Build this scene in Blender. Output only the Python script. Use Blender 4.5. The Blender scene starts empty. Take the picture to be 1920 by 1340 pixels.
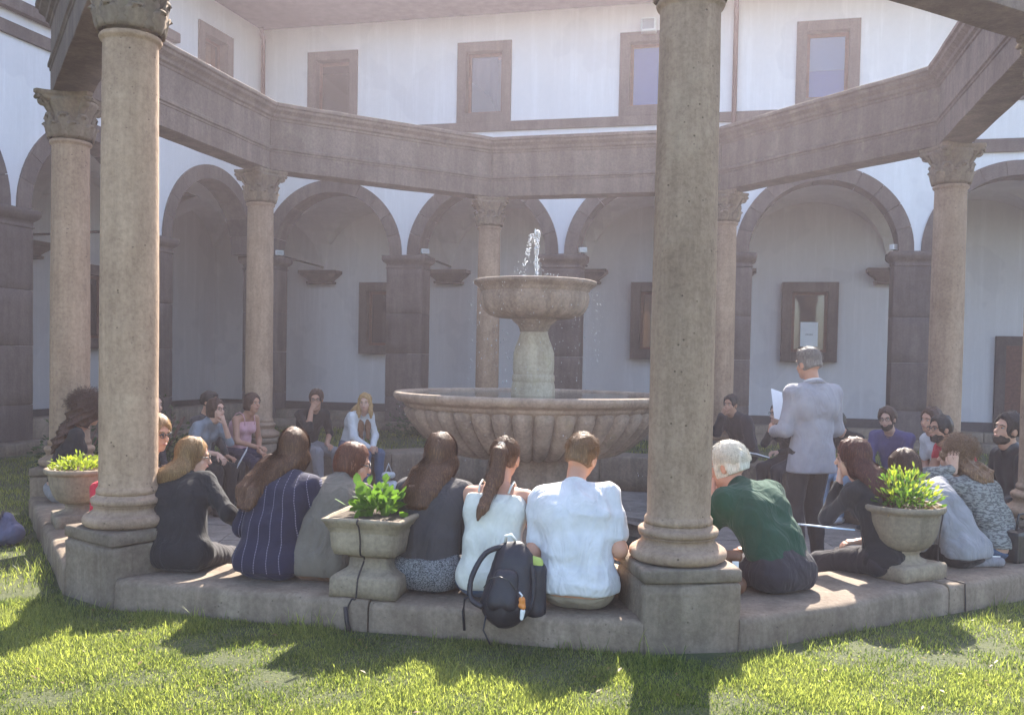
import bpy, bmesh, math, random
import numpy as np
from mathutils import Vector, Matrix, noise

random.seed(7); rng = np.random.default_rng(7)
SC = bpy.context.scene
COL = SC.collection
PI = math.pi

# ------------------------------------------------------------------ camera
def look_matrix(loc, yaw, pitch, roll):
    cy, sy, cp, sp = math.cos(yaw), math.sin(yaw), math.cos(pitch), math.sin(pitch)
    f = Vector((-sy*cp, cy*cp, sp)); r = Vector((cy, sy, 0)); u = r.cross(f)
    r2 = r*math.cos(roll)+u*math.sin(roll); u2 = -r*math.sin(roll)+u*math.cos(roll)
    m = Matrix.Identity(4)
    for i in range(3):
        m[i][0] = r2[i]; m[i][1] = u2[i]; m[i][2] = -f[i]; m[i][3] = loc[i]
    return m
cam = bpy.data.cameras.new('camera'); camo = bpy.data.objects.new('camera', cam); COL.objects.link(camo)
CAM = Vector((1.9119, -8.22, 1.3714))
camo.matrix_world = look_matrix(CAM, 0.242, -0.0311, 0.0186)
cam.lens = 36*1736.57/1920; cam.sensor_width = 36
cam.shift_x = (960-976.3)/1920; cam.shift_y = (725.3-670)/1920
cam.clip_start = 0.05; cam.clip_end = 2000
SC.camera = camo

# ------------------------------------------------------------------ light
SUN_EL, SUN_AZ = math.radians(42.0), math.radians(-3.0)      # azimuth clockwise from +y
world = bpy.data.worlds.new('World'); SC.world = world; world.use_nodes = True
wn = world.node_tree.nodes; wl = world.node_tree.links; wn.clear()
sky = wn.new('ShaderNodeTexSky'); sky.sky_type = 'NISHITA'; sky.sun_disc = False
sky.sun_elevation = SUN_EL; sky.sun_rotation = SUN_AZ; sky.air_density = 1.0; sky.dust_density = 1.6; sky.ozone_density = 1.0
bg = wn.new('ShaderNodeBackground'); bg.inputs['Strength'].default_value = 0.15
wo = wn.new('ShaderNodeOutputWorld'); wl.new(sky.outputs[0], bg.inputs[0]); wl.new(bg.outputs[0], wo.inputs[0])
sun = bpy.data.lights.new('sun', 'SUN'); sun.energy = 5.0; sun.angle = math.radians(0.55); sun.color = (1.0, 0.93, 0.82)
suno = bpy.data.objects.new('sun', sun); COL.objects.link(suno)
sd = Vector((math.sin(SUN_AZ)*math.cos(SUN_EL), math.cos(SUN_AZ)*math.cos(SUN_EL), math.sin(SUN_EL)))
suno.rotation_euler = sd.to_track_quat('Z', 'Y').to_euler(); suno.location = (0, 30, 30)
SC.view_settings.view_transform = 'Standard'; SC.view_settings.look = 'None'
SC.view_settings.gamma = 1.0; SC.view_settings.use_curve_mapping = False
SC.view_settings.exposure = 2.0
SC.cycles.max_bounces = 8; SC.cycles.diffuse_bounces = 4; SC.cycles.transparent_max_bounces = 8
SC.cycles.use_denoising = True; SC.cycles.volume_bounces = 0

# ------------------------------------------------------------------ materials
def nmat(name):
    m = bpy.data.materials.new(name); m.use_nodes = True
    nt = m.node_tree; return m, nt.nodes, nt.links, nt.nodes['Principled BSDF']
def tex_coord(n, l, scale=(1, 1, 1), kind='Object'):
    tc = n.new('ShaderNodeTexCoord'); mp = n.new('ShaderNodeMapping'); mp.inputs['Scale'].default_value = scale
    l.new(tc.outputs[kind], mp.inputs[0]); return mp.outputs[0]
def noise_node(n, l, vec, scale, detail=6, rough=.6):
    x = n.new('ShaderNodeTexNoise'); x.inputs['Scale'].default_value = scale; x.inputs['Detail'].default_value = detail
    x.inputs['Roughness'].default_value = rough; l.new(vec, x.inputs['Vector']); return x.outputs['Fac']
def ramp(n, l, fac, stops):
    r = n.new('ShaderNodeValToRGB'); cr = r.color_ramp
    while len(cr.elements) < len(stops): cr.elements.new(.5)
    for e, (p, c) in zip(cr.elements, stops):
        e.position = p; e.color = (*c, 1) if len(c) == 3 else c
    l.new(fac, r.inputs[0]); return r.outputs[0]
def mixc(n, l, fac, a, b, mode='MIX'):
    x = n.new('ShaderNodeMix'); x.data_type = 'RGBA'; x.blend_type = mode
    for k, v in ((0, fac), (6, a), (7, b)):
        if hasattr(v, 'is_linked') or hasattr(v, 'links'): l.new(v, x.inputs[k])
        else: x.inputs[k].default_value = v if k == 0 else (*v, 1)
    return x.outputs[2]
def bump(n, l, p, h, strength, dist, prev=None):
    b = n.new('ShaderNodeBump'); b.inputs['Strength'].default_value = strength; b.inputs['Distance'].default_value = dist
    l.new(h, b.inputs['Height'])
    if prev is not None: l.new(prev, b.inputs['Normal'])
    l.new(b.outputs[0], p.inputs['Normal']); return b.outputs[0]

def stone(name, dark, mid, light, pit=.5, lichen=0.0, lichen_col=(.38, .36, .2), rough=.9, scale=1.0):
    m, n, l, p = nmat(name)
    v = tex_coord(n, l)
    geo = n.new('ShaderNodeNewGeometry')
    wv = geo.outputs['Position']
    big = noise_node(n, l, wv, 1.3*scale, 5, .65); fine = noise_node(n, l, wv, 38*scale, 4, .7); mids = noise_node(n, l, wv, 7*scale, 5, .6)
    base = ramp(n, l, big, [(.32, dark), (.52, mid), (.7, light)])
    base = mixc(n, l, .4, base, ramp(n, l, mids, [(.35, dark), (.5, mid), (.68, light)]))
    base = mixc(n, l, .22, base, ramp(n, l, fine, [(.38, tuple(c*.55 for c in dark)), (.5, mid), (.66, tuple(min(1, c*1.25) for c in light))]))
    vo = n.new('ShaderNodeTexVoronoi'); vo.inputs['Scale'].default_value = 26*scale; l.new(wv, vo.inputs['Vector'])
    pitm = ramp(n, l, vo.outputs['Distance'], [(.06, (1, 1, 1)), (.17, (0, 0, 0))])
    gate = ramp(n, l, noise_node(n, l, wv, 9, 3, .6), [(.5, (0, 0, 0)), (.6, (1, 1, 1))])
    pm = mixc(n, l, 1.0, pitm, gate, 'MULTIPLY')
    pmul = n.new('ShaderNodeMath'); pmul.operation = 'MULTIPLY'; pmul.inputs[1].default_value = pit; l.new(pm, pmul.inputs[0])
    base = mixc(n, l, pmul.outputs[0], base, tuple(c*.28 for c in dark))
    if lichen > 0:
        lm = ramp(n, l, noise_node(n, l, wv, 4.2, 8, .72), [(.56, (0, 0, 0)), (.66, (1, 1, 1))])
        lf = n.new('ShaderNodeMath'); lf.operation = 'MULTIPLY'; lf.inputs[1].default_value = lichen; l.new(lm, lf.inputs[0])
        base = mixc(n, l, lf.outputs[0], base, lichen_col)
    sm = n.new('ShaderNodeMapping'); sm.inputs['Scale'].default_value = (5, 5, .55); l.new(wv, sm.inputs[0])
    stk = ramp(n, l, noise_node(n, l, sm.outputs[0], 1.0, 6, .7), [(.42, (.72, .7, .68)), (.6, (1.06, 1.05, 1.03))]); base = mixc(n, l, .8, base, stk, 'MULTIPLY')
    oi = n.new('ShaderNodeObjectInfo'); base = mixc(n, l, .8, base, ramp(n, l, oi.outputs['Random'], [(0, (.8, .79, .78)), (.5, (1, 1, 1)), (1, (1.18, 1.14, 1.08))]), 'MULTIPLY')
    l.new(base, p.inputs['Base Color']); p.inputs['Roughness'].default_value = rough
    p.inputs['Specular IOR Level'].default_value = .3
    b = bump(n, l, p, mids, .35, .02); b = bump(n, l, p, fine, .5, .006, b)
    inv = n.new('ShaderNodeMath'); inv.operation = 'SUBTRACT'; inv.inputs[0].default_value = 1; l.new(pmul.outputs[0], inv.inputs[1])
    bump(n, l, p, inv.outputs[0], .6, .008, b)
    return m
def plaster(name, col, stain=.25):
    m, n, l, p = nmat(name)
    geo = n.new('ShaderNodeNewGeometry'); wv = geo.outputs['Position']
    mp = n.new('ShaderNodeMapping'); mp.inputs['Scale'].default_value = (1, 1, .3); l.new(wv, mp.inputs[0])
    a = noise_node(n, l, mp.outputs[0], 1.1, 6, .65); b_ = noise_node(n, l, wv, 14, 4, .6)
    c = mixc(n, l, stain, col, ramp(n, l, a, [(.3, tuple(x*.78 for x in col)), (.65, tuple(min(1, x*1.04) for x in col))]))
    c = mixc(n, l, .12, c, ramp(n, l, b_, [(.35, tuple(x*.8 for x in col)), (.6, col)]))
    m2 = n.new('ShaderNodeMapping'); m2.inputs['Scale'].default_value = (6, 6, .35); l.new(wv, m2.inputs[0])
    st = ramp(n, l, noise_node(n, l, m2.outputs[0], 1.0, 7, .75), [(.5, (.8, .78, .77)), (.64, (1, 1, 1))]); c = mixc(n, l, .35, c, st, 'MULTIPLY')
    pa = ramp(n, l, noise_node(n, l, wv, .7, 3, .5), [(.56, (1, 1, 1)), (.575, (.93, .93, .94))]); c = mixc(n, l, .8, c, pa, 'MULTIPLY')
    l.new(c, p.inputs['Base Color']); p.inputs['Roughness'].default_value = .93
    bump(n, l, p, b_, .25, .01); bump(n, l, p, a, .3, .03)
    return m
def plain(name, col, rough=.7, metal=0, var=.15, scale=12, bmp=.0, bscale=40, spec=.4):
    m, n, l, p = nmat(name); v = tex_coord(n, l)
    f = noise_node(n, l, v, scale, 4, .6)
    c = ramp(n, l, f, [(.3, tuple(x*(1-var) for x in col)), (.7, tuple(min(1, x*(1+var)) for x in col))])
    l.new(c, p.inputs['Base Color']); p.inputs['Roughness'].default_value = rough; p.inputs['Metallic'].default_value = metal
    p.inputs['Specular IOR Level'].default_value = spec
    if bmp: bump(n, l, p, noise_node(n, l, v, bscale, 3, .6), bmp, .004)
    return m
def cloth(name, col, weave=260, rough=.9, var=.12, sheen=.07, fold=.5):
    m, n, l, p = nmat(name); v = tex_coord(n, l)
    f = noise_node(n, l, v, 9, 5, .6)
    c = ramp(n, l, f, [(.3, tuple(x*(1-var) for x in col)), (.7, tuple(min(1, x*(1+var)) for x in col))])
    l.new(c, p.inputs['Base Color']); p.inputs['Roughness'].default_value = rough
    p.inputs['Sheen Weight'].default_value = sheen; p.inputs['Sheen Roughness'].default_value = .5
    p.inputs['Specular IOR Level'].default_value = .25
    mp = n.new('ShaderNodeMapping'); mp.inputs['Scale'].default_value = (1, 1, .45); mp.inputs['Rotation'].default_value = (.3, .5, .2); l.new(v, mp.inputs[0])
    w = n.new('ShaderNodeTexNoise'); w.inputs['Scale'].default_value = 7; w.inputs['Detail'].default_value = 3; w.inputs['Distortion'].default_value = 1.2; l.new(mp.outputs[0], w.inputs['Vector'])
    b = bump(n, l, p, w.outputs['Fac'], fold*1.8, .04)
    bump(n, l, p, noise_node(n, l, v, weave, 2, .5), .25, .002, b)
    return m
def leafy(name, c1, c2, trans=.45, attr=True):
    m = bpy.data.materials.new(name); m.use_nodes = True; n = m.node_tree.nodes; l = m.node_tree.links; n.clear()
    out = n.new('ShaderNodeOutputMaterial'); d = n.new('ShaderNodeBsdfPrincipled'); t = n.new('ShaderNodeBsdfTranslucent'); mx = n.new('ShaderNodeMixShader')
    at = n.new('ShaderNodeAttribute'); at.attribute_name = 'tint'
    c = mixc(n, l, at.outputs['Fac'], c1, c2)
    l.new(c, d.inputs['Base Color']); d.inputs['Roughness'].default_value = .5; d.inputs['Specular IOR Level'].default_value = .35
    tc = mixc(n, l, 1.0, c, (1.45, 1.5, .85), 'MULTIPLY'); l.new(tc, t.inputs['Color'])
    mx.inputs[0].default_value = trans; l.new(d.outputs[0], mx.inputs[1]); l.new(t.outputs[0], mx.inputs[2]); l.new(mx.outputs[0], out.inputs[0])
    return m

M = {}
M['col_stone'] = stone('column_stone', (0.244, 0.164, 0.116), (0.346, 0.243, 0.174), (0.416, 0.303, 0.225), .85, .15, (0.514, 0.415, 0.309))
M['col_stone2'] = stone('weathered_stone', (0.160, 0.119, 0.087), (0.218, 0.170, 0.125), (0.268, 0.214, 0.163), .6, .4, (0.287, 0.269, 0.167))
M['ent_stone'] = stone('beam_stone', (0.124, 0.095, 0.080), (0.169, 0.130, 0.111), (0.215, 0.167, 0.141), .6, .35, (0.288, 0.250, 0.197))
M['pier_stone'] = stone('pier_stone', (0.095, 0.074, 0.071), (0.127, 0.098, 0.092), (0.159, 0.127, 0.121), .35)
M['fount_stone'] = stone('fountain_stone', (.16, .125, .105), (.27, .215, .175), (.38, .32, .26), .35, .35, (.24, .2, .11))
M['fount_sunlit'] = stone('sunlit_fountain_stone', (0.340, 0.306, 0.230), (0.442, 0.399, 0.315), (0.527, 0.484, 0.391), .2, .25, (0.374, 0.355, 0.187))  # baluster stone paled and yellowed as if sunlit, light in the colour
M['bench_stone'] = stone('bench_stone', (0.147, 0.110, 0.084), (0.205, 0.162, 0.125), (0.272, 0.217, 0.173), .55, .35, (0.355, 0.307, 0.226))
M['urn_stone'] = stone('urn_stone', (.17, .135, .105), (.25, .205, .155), (.34, .28, .21), .5, .3, (.3, .26, .15))
M['floor_stone'] = stone('floor_stone', (0.160, 0.144, 0.132), (0.224, 0.204, 0.188), (0.288, 0.264, 0.244), .3)
M['wall'] = plaster('white_plaster', (.78, .75, .78), .35)
M['wall_in'] = plaster('gallery_plaster', (.72, .68, .7), .4)
M['plinth'] = plain('dark_plinth', (.1, .085, .085), .85, bmp=.3)
M['wood'] = plain('brown_wood', (.13, .055, .035), .55, var=.3, scale=20)
M['iron'] = plain('dark_iron', (.05, .04, .04), .6, .4, bmp=.2)
M['copper'] = plain('brown_pipe_metal', (.1, .05, .04), .5, .5)
M['eave'] = plain('grey_eave_boards', (.09, .075, .08), .85, var=.3, scale=6, bmp=.3)
M['tile'] = plain('roof_tile', (.32, .15, .09), .85, var=.3)
M['soil'] = plain('soil', (.07, .05, .035), .95, var=.4, scale=30, bmp=.8)
M['paper'] = plain('white_paper', (.8, .8, .82), .7, var=.03)
M['white_plastic'] = plain('white_plastic', (.75, .75, .75), .4, var=.05)
M['black_plastic'] = plain('black_plastic', (.03, .03, .03), .4)
M['grass'] = leafy('grass_blades', (.05, .08, .024), (.31, .33, .11), .62)
M['leaf'] = leafy('plant_leaves', (.03, .075, .015), (.11, .2, .035), .45)
M['leaf_yellow'] = leafy('yellow_green_leaves', (.1, .16, .02), (.3, .34, .05), .45)
M['leaf_dark'] = leafy('dark_bush_leaves', (.02, .04, .015), (.05, .085, .03), .3)
def glass_mat():
    m, n, l, p = nmat('window_glass')
    p.inputs['Base Color'].default_value = (.03, .035, .045, 1); p.inputs['Roughness'].default_value = .03
    p.inputs['Specular IOR Level'].default_value = .9; p.inputs['Coat Weight'].default_value = 1.0; p.inputs['Coat Roughness'].default_value = .02
    p.inputs['Alpha'].default_value = .35
    return m
M['glass'] = glass_mat()
def water_mat():
    m, n, l, p = nmat('water')
    p.inputs['Base Color'].default_value = (.05, .06, .05, 1); p.inputs['Roughness'].default_value = .04; p.inputs['Specular IOR Level'].default_value = .8
    v = tex_coord(n, l); bump(n, l, p, noise_node(n, l, v, 16, 3, .5), .35, .01)
    return m
M['water'] = water_mat()
def drop_mat():
    m, n, l, p = nmat('water_spray'); p.inputs['Base Color'].default_value = (.95, .97, 1, 1); p.inputs['Roughness'].default_value = .08
    p.inputs['Transmission Weight'].default_value = .6; p.inputs['IOR'].default_value = 1.33
    return m
M['drop'] = drop_mat()
def ground_mat():
    m, n, l, p = nmat('lawn_ground')
    geo = n.new('ShaderNodeNewGeometry'); wv = geo.outputs['Position']
    a = noise_node(n, l, wv, 3, 6, .7); b_ = noise_node(n, l, wv, 60, 4, .7)
    c = mixc(n, l, .5, ramp(n, l, a, [(.35, (.035, .05, .015)), (.7, (.1, .11, .03))]), ramp(n, l, b_, [(.35, (.03, .04, .012)), (.7, (.12, .12, .05))]))
    l.new(c, p.inputs['Base Color']); p.inputs['Roughness'].default_value = .95
    bump(n, l, p, b_, .8, .02)
    return m
M['ground'] = ground_mat()

# ------------------------------------------------------------------ object helpers
def tag(o, label=None, cat=None, group=None, kind=None):
    if label: o['label'] = label
    if cat: o['category'] = cat
    if group: o['group'] = group
    if kind: o['kind'] = kind
    return o
def link(name, me, mat=None, parent=None, loc=None, rz=None):
    o = bpy.data.objects.new(name, me); COL.objects.link(o)
    if mat is not None and me is not None and not me.materials: me.materials.append(mat)
    if parent is not None: o.parent = parent
    if loc is not None: o.location = loc
    if rz is not None: o.rotation_euler.z = rz
    return o
def empty(name, loc=(0, 0, 0), rz=0, **kw):
    o = bpy.data.objects.new(name, None); o.empty_display_size = .2; COL.objects.link(o); o.location = loc; o.rotation_euler.z = rz
    return tag(o, **kw)
def mesh_np(name, V, F, smooth=True):
    """F: list/array of faces (quads array or list of tuples)"""
    me = bpy.data.meshes.new(name)
    V = np.asarray(V, dtype=np.float32)
    if isinstance(F, np.ndarray):
        k = F.shape[1]; nf = len(F)
        me.vertices.add(len(V)); me.vertices.foreach_set('co', V.ravel())
        me.loops.add(nf*k); me.loops.foreach_set('vertex_index', F.astype(np.int32).ravel())
        me.polygons.add(nf); me.polygons.foreach_set('loop_start', np.arange(nf, dtype=np.int32)*k)
        me.update(calc_edges=True); me.validate()
    else:
        me.from_pydata([tuple(map(float, v)) for v in V], [], [tuple(map(int, f)) for f in F]); me.update()
    if smooth and len(me.polygons): me.polygons.foreach_set('use_smooth', np.ones(len(me.polygons), dtype=bool))
    return me
def bm_mesh(name, bm, smooth=False, angle=None):
    bmesh.ops.recalc_face_normals(bm, faces=bm.faces[:])
    me = bpy.data.meshes.new(name); bm.to_mesh(me); bm.free()
    if smooth: me.polygons.foreach_set('use_smooth', np.ones(len(me.polygons), dtype=bool))
    return me
def bm_box(bm, lo, hi, mat=None):
    r = bmesh.ops.create_cube(bm, size=1.0); vs = r['verts']
    c = [(a+b)/2 for a, b in zip(lo, hi)]; s = [b-a for a, b in zip(lo, hi)]
    for v in vs:
        v.co = Vector((v.co.x*s[0]+c[0], v.co.y*s[1]+c[1], v.co.z*s[2]+c[2]))
        if mat is not None: v.co = mat @ v.co
    return vs
def box_mesh(name, lo, hi, bev=0.0):
    bm = bmesh.new(); bm_box(bm, lo, hi)
    if bev: bmesh.ops.bevel(bm, geom=bm.edges[:], offset=bev, segments=2, affect='EDGES', profile=.6)
    return bm_mesh(name, bm)
def roughen(bm, amp, scale, seed=0, edge=.09, levels=4, chip=0.0):
    for _ in range(levels):
        long = [e for e in bm.edges if e.calc_length() > edge]
        if not long: break
        bmesh.ops.subdivide_edges(bm, edges=long, cuts=1, use_grid_fill=True)
    bm.normal_update(); off = Vector((seed*3.1, seed*1.7, seed*.9))
    for v in bm.verts:
        k = noise.noise(v.co*scale+off)+.5*noise.noise(v.co*scale*2.7+off)
        c = 0
        if chip and len(v.link_faces) > 1:
            ang = max((v.normal.angle(f.normal) if f.normal.length > 0 and v.normal.length > 0 else 0) for f in v.link_faces)
            if ang > .35: c = -chip*max(0, noise.noise(v.co*5+off*2)+.25)
        v.co += v.normal*(amp*k+c)
def rough_box(name, lo, hi, bev=.012, amp=.004, scale=4, seed=0, edge=.09, chip=.02):
    bm = bmesh.new(); bm_box(bm, lo, hi)
    bmesh.ops.bevel(bm, geom=bm.edges[:], offset=bev, segments=2, affect='EDGES', profile=.6)
    roughen(bm, amp, scale, seed, edge, 5, chip)
    return bm_mesh(name, bm, True)
def lathe(name, prof, n=48, amp=0.0, scale=3, seed=0, flute=None, cap=True, ax=(0, 0), vs=1):
    """prof: (r, z) list; closed ends if r==0."""
    P = []
    for (r0, z0), (r1, z1) in zip(prof[:-1], prof[1:]):
        for k in range(vs): t = k/vs; P.append((r0+(r1-r0)*t, z0+(z1-z0)*t))
    P.append(prof[-1]); V = []; 
    for r, z in P:
        for i in range(n):
            a = 2*PI*i/n; rr = r
            if flute: rr = flute(r, z, a)
            if amp:
                q = Vector((math.cos(a)*r, math.sin(a)*r, z)); rr += amp*noise.noise(q*scale+Vector((seed, seed*2, 0)))
            V.append((ax[0]+rr*math.cos(a), ax[1]+rr*math.sin(a), z))
    F = [(j*n+i, j*n+(i+1) % n, (j+1)*n+(i+1) % n, (j+1)*n+i) for j in range(len(P)-1) for i in range(n)]
    if cap:
        F.append(tuple(range(n-1, -1, -1))); F.append(tuple((len(P)-1)*n+i for i in range(n)))
    me = mesh_np(name, V, F)
    return me
def tube_vf(pts, r, n=8, V=None, F=None, closed=False):
    V = [] if V is None else V; F = [] if F is None else F
    pts = [Vector(p) for p in pts]; b0 = len(V); up = Vector((0.13, .21, 1)).normalized(); m = len(pts)
    for i, p in enumerate(pts):
        d = (pts[min(i+1, m-1)]-pts[max(i-1, 0)]).normalized()
        s = d.cross(up)
        if s.length < 1e-3: s = d.cross(Vector((1, 0, 0)))
        s.normalize(); t = s.cross(d); rr = r[i] if isinstance(r, (list, tuple)) else r
        for k in range(n):
            a = 2*PI*k/n; V.append(tuple(p+s*math.cos(a)*rr+t*math.sin(a)*rr))
    for i in range(m-1):
        for k in range(n):
            F.append((b0+i*n+k, b0+i*n+(k+1) % n, b0+(i+1)*n+(k+1) % n, b0+(i+1)*n+k))
    F.append(tuple(b0+k for k in range(n-1, -1, -1))); F.append(tuple(b0+(m-1)*n+k for k in range(n)))
    return V, F
def tube(name, pts, r, n=8):
    V, F = tube_vf(pts, r, n); return mesh_np(name, V, F)
def sweep(name, prof, A, B, segs=10, amp=.004, scale=3, seed=0):
    """closed profile list of (o, z); A(o), B(o) give 2D end points for each offset (mitred)."""
    V = []; F = []; n = len(prof)
    for j in range(segs+1):
        t = j/segs
        for (o, z) in prof:
            a = A(o); b = B(o); p = Vector((a[0]+(b[0]-a[0])*t, a[1]+(b[1]-a[1])*t, z))
            if amp:
                q = p*scale; p = p+Vector((noise.noise(q), noise.noise(q+Vector((9, 3, 1))), noise.noise(q+Vector((1, 8, 5)))))*amp
            V.append(tuple(p))
    for j in range(segs):
        for k in range(n):
            F.append((j*n+k, j*n+(k+1) % n, (j+1)*n+(k+1) % n, (j+1)*n+k))
    F.append(tuple(range(n-1, -1, -1))); F.append(tuple(segs*n+k for k in range(n)))
    bm = bmesh.new(); me0 = mesh_np('t', V, F, False); bm.from_mesh(me0); bpy.data.meshes.remove(me0)
    return bm_mesh(name, bm, False)
def loft_rect(name, prof, c=(0, 0), amp=0.0, scale=5, seed=0, sub=1, bev=0.0):
    """stack of rectangles: (hx, hy, z)"""
    bm = bmesh.new(); rings = []
    for hx, hy, z in prof:
        rings.append([bm.verts.new((c[0]+sx*hx, c[1]+sy*hy, z)) for sx, sy in ((-1, -1), (1, -1), (1, 1), (-1, 1))])
    for a, b in zip(rings[:-1], rings[1:]):
        for k in range(4): bm.faces.new((a[k], a[(k+1) % 4], b[(k+1) % 4], b[k]))
    bm.faces.new(rings[0][::-1]); bm.faces.new(rings[-1])
    bmesh.ops.recalc_face_normals(bm, faces=bm.faces[:])
    if bev:
        es = [e for e in bm.edges if e.calc_face_angle(0) > .5]
        bmesh.ops.bevel(bm, geom=es, offset=bev, segments=2, affect='EDGES', profile=.6, clamp_overlap=True)
    if amp: roughen(bm, amp, scale, seed, .06, 4, .012)
    return bm_mesh(name, bm, bool(amp))

# ------------------------------------------------------------------ layout
VX = [Vector(v) for v in ((-1.469, -3.701), (1.589, -3.611), (3.80, -1.545), (3.755, 1.514), (1.563, 3.693), (-1.507, 3.735), (-3.655, 1.557), (-3.657, -1.542))]
def vang(k): return math.radians(-112.5+45*k)
Z_SOF, Z_TOP, Z_PED, Z_AST, Z_BEN, Z_FLO = 3.486, 4.237, .396, 3.10, .158, -.285
def side_nrm(k):
    a, b = VX[k % 8], VX[(k+1) % 8]; t = (b-a).normalized(); n = Vector((t.y, -t.x))
    if n.dot((a+b)/2) < 0: n = -n
    return t, n
def mitre(k, o):
    """polygon corner k offset outwards by o"""
    t0, n0 = side_nrm(k-1); t1, n1 = side_nrm(k)
    p0 = VX[k % 8]+n0*o; p1 = VX[k % 8]+n1*o
    den = t0.x*t1.y-t0.y*t1.x
    s = ((p1.x-p0.x)*t1.y-(p1.y-p0.y)*t1.x)/den
    return p0+t0*s
def along(k, t, o=0.0):
    a, b = VX[k % 8], VX[(k+1) % 8]; _, n = side_nrm(k); p = a.lerp(b, t)+n*o; return (p.x, p.y)
def face_in(k): _, n = side_nrm(k); return math.atan2(-n.y, -n.x)-PI/2     # rz so that local +y looks inwards

# --- ground
g = bmesh.new(); bmesh.ops.create_grid(g, x_segments=2, y_segments=2, size=400)
go = link('ground', bm_mesh('ground', g), M['ground']); tag(go, kind='structure')
# cut the octagon out: the ground is a ring around the pavilion
bpy.data.objects.remove(go)
ring_in = [mitre(k, .2) for k in range(8)]
Vg = [(p.x, p.y, 0) for p in ring_in]; ang = [math.atan2(p.y, p.x) for p in ring_in]
for rad in (30, 600): Vg += [(rad*math.cos(a), rad*math.sin(a), 0) for a in ang]
Fg = []
for r_ in range(2):
    for k in range(8): Fg.append((r_*8+k, r_*8+(k+1) % 8, (r_+1)*8+(k+1) % 8, (r_+1)*8+k))
tag(link('ground', mesh_np('ground', Vg, Fg, False), M['ground']), kind='structure')
# thin pinkish volume added over the courtyard to stand in for lens flare veil
def flare_haze_mat():
    m = bpy.data.materials.new('flare_haze'); m.use_nodes = True; n = m.node_tree.nodes; l = m.node_tree.links; n.clear()
    o = n.new('ShaderNodeOutputMaterial'); v = n.new('ShaderNodeVolumePrincipled'); v.inputs['Color'].default_value = (.97, .85, .93, 1)
    v.inputs['Density'].default_value = .0045; v.inputs['Anisotropy'].default_value = .55; l.new(v.outputs[0], o.inputs['Volume']); return m
hz = bmesh.new(); bm_box(hz, (-16, -14, -1.6), (16, 20, 12))
tag(link('flare_haze', bm_mesh('flare_haze', hz), flare_haze_mat()), kind='stuff')

# --- pavilion floor: slabs round a circular pool
POOL_R = 1.72
tag(link('pavilion_floor', mesh_np('pavilion_floor', [(mitre(k, -.1).x, mitre(k, -.1).y, Z_FLO-.012) for k in range(8)]+[(1.5*math.cos(vang(k)), 1.5*math.sin(vang(k)), Z_FLO-.012) for k in range(8)],
    [(k, (k+1) % 8, 8+(k+1) % 8, 8+k) for k in range(8)], False), M['floor_stone']), kind='structure')
fl = COL.objects['pavilion_floor']
def slab(a0, a1, r0, r1, seed, cut=None):
    n = 5; bm = bmesh.new(); top = []; z = Z_FLO+.004*noise.noise(Vector((seed*1.3, 2, 3)))
    def rr(a, r):
        # clip outer radius to octagon inner face
        best = r
        for k in range(8):
            t, nn = side_nrm(k); d = Vector((math.cos(a), math.sin(a))).dot(nn)
            if d > .05: best = min(best, (VX[k].dot(nn)-.24)/d)
        return best
    inn = [(math.cos(a0+(a1-a0)*i/n), math.sin(a0+(a1-a0)*i/n)) for i in range(n+1)]
    pts = [(c*r0, s*r0) for c, s in inn]+[(math.cos(a)*rr(a, r1), math.sin(a)*rr(a, r1)) for a in [a1+(a0-a1)*i/n for i in range(n+1)]]
    vt = [bm.verts.new((x, y, z)) for x, y in pts]; f = bm.faces.new(vt)
    ex = bmesh.ops.extrude_face_region(bm, geom=[f]); 
    for v in [e for e in ex['geom'] if isinstance(e, bmesh.types.BMVert)]: v.co.z -= .03
    return bm_mesh('slab', bm)
for (r0, r1, m) in ((POOL_R+.004, 2.02, 20), (2.028, 2.75, 18), (2.758, 3.5, 26), (3.508, 4.0, 34)):
    for i in range(m):
        g_ = .0035/r0; a0 = 2*PI*i/m+g_+(.1 if r0 > 2.5 else 0); a1 = 2*PI*(i+1)/m-g_+(.1 if r0 > 2.5 else 0)
        link('slab', slab(a0, a1, r0, r1, i+r0*10), M['floor_stone'], fl)
# pool ring and its water
pr_ = empty('pool', (0, 0, 0), label='round sunken stone pool under the fountain with still water', cat='pool')
link('pool_wall', lathe('pool_wall', [(POOL_R, -.6), (POOL_R, Z_FLO+.005), (POOL_R-.16, Z_FLO+.02), (POOL_R-.17, -.36), (POOL_R-.3, -.38), (POOL_R-.31, -.6)], 72, .004, 5, cap=False), M['floor_stone'], pr_)
link('water_surface', lathe('pool_water', [(POOL_R-.29, -.42), (.01, -.42)], 64, cap=False), M['water'], pr_)

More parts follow.
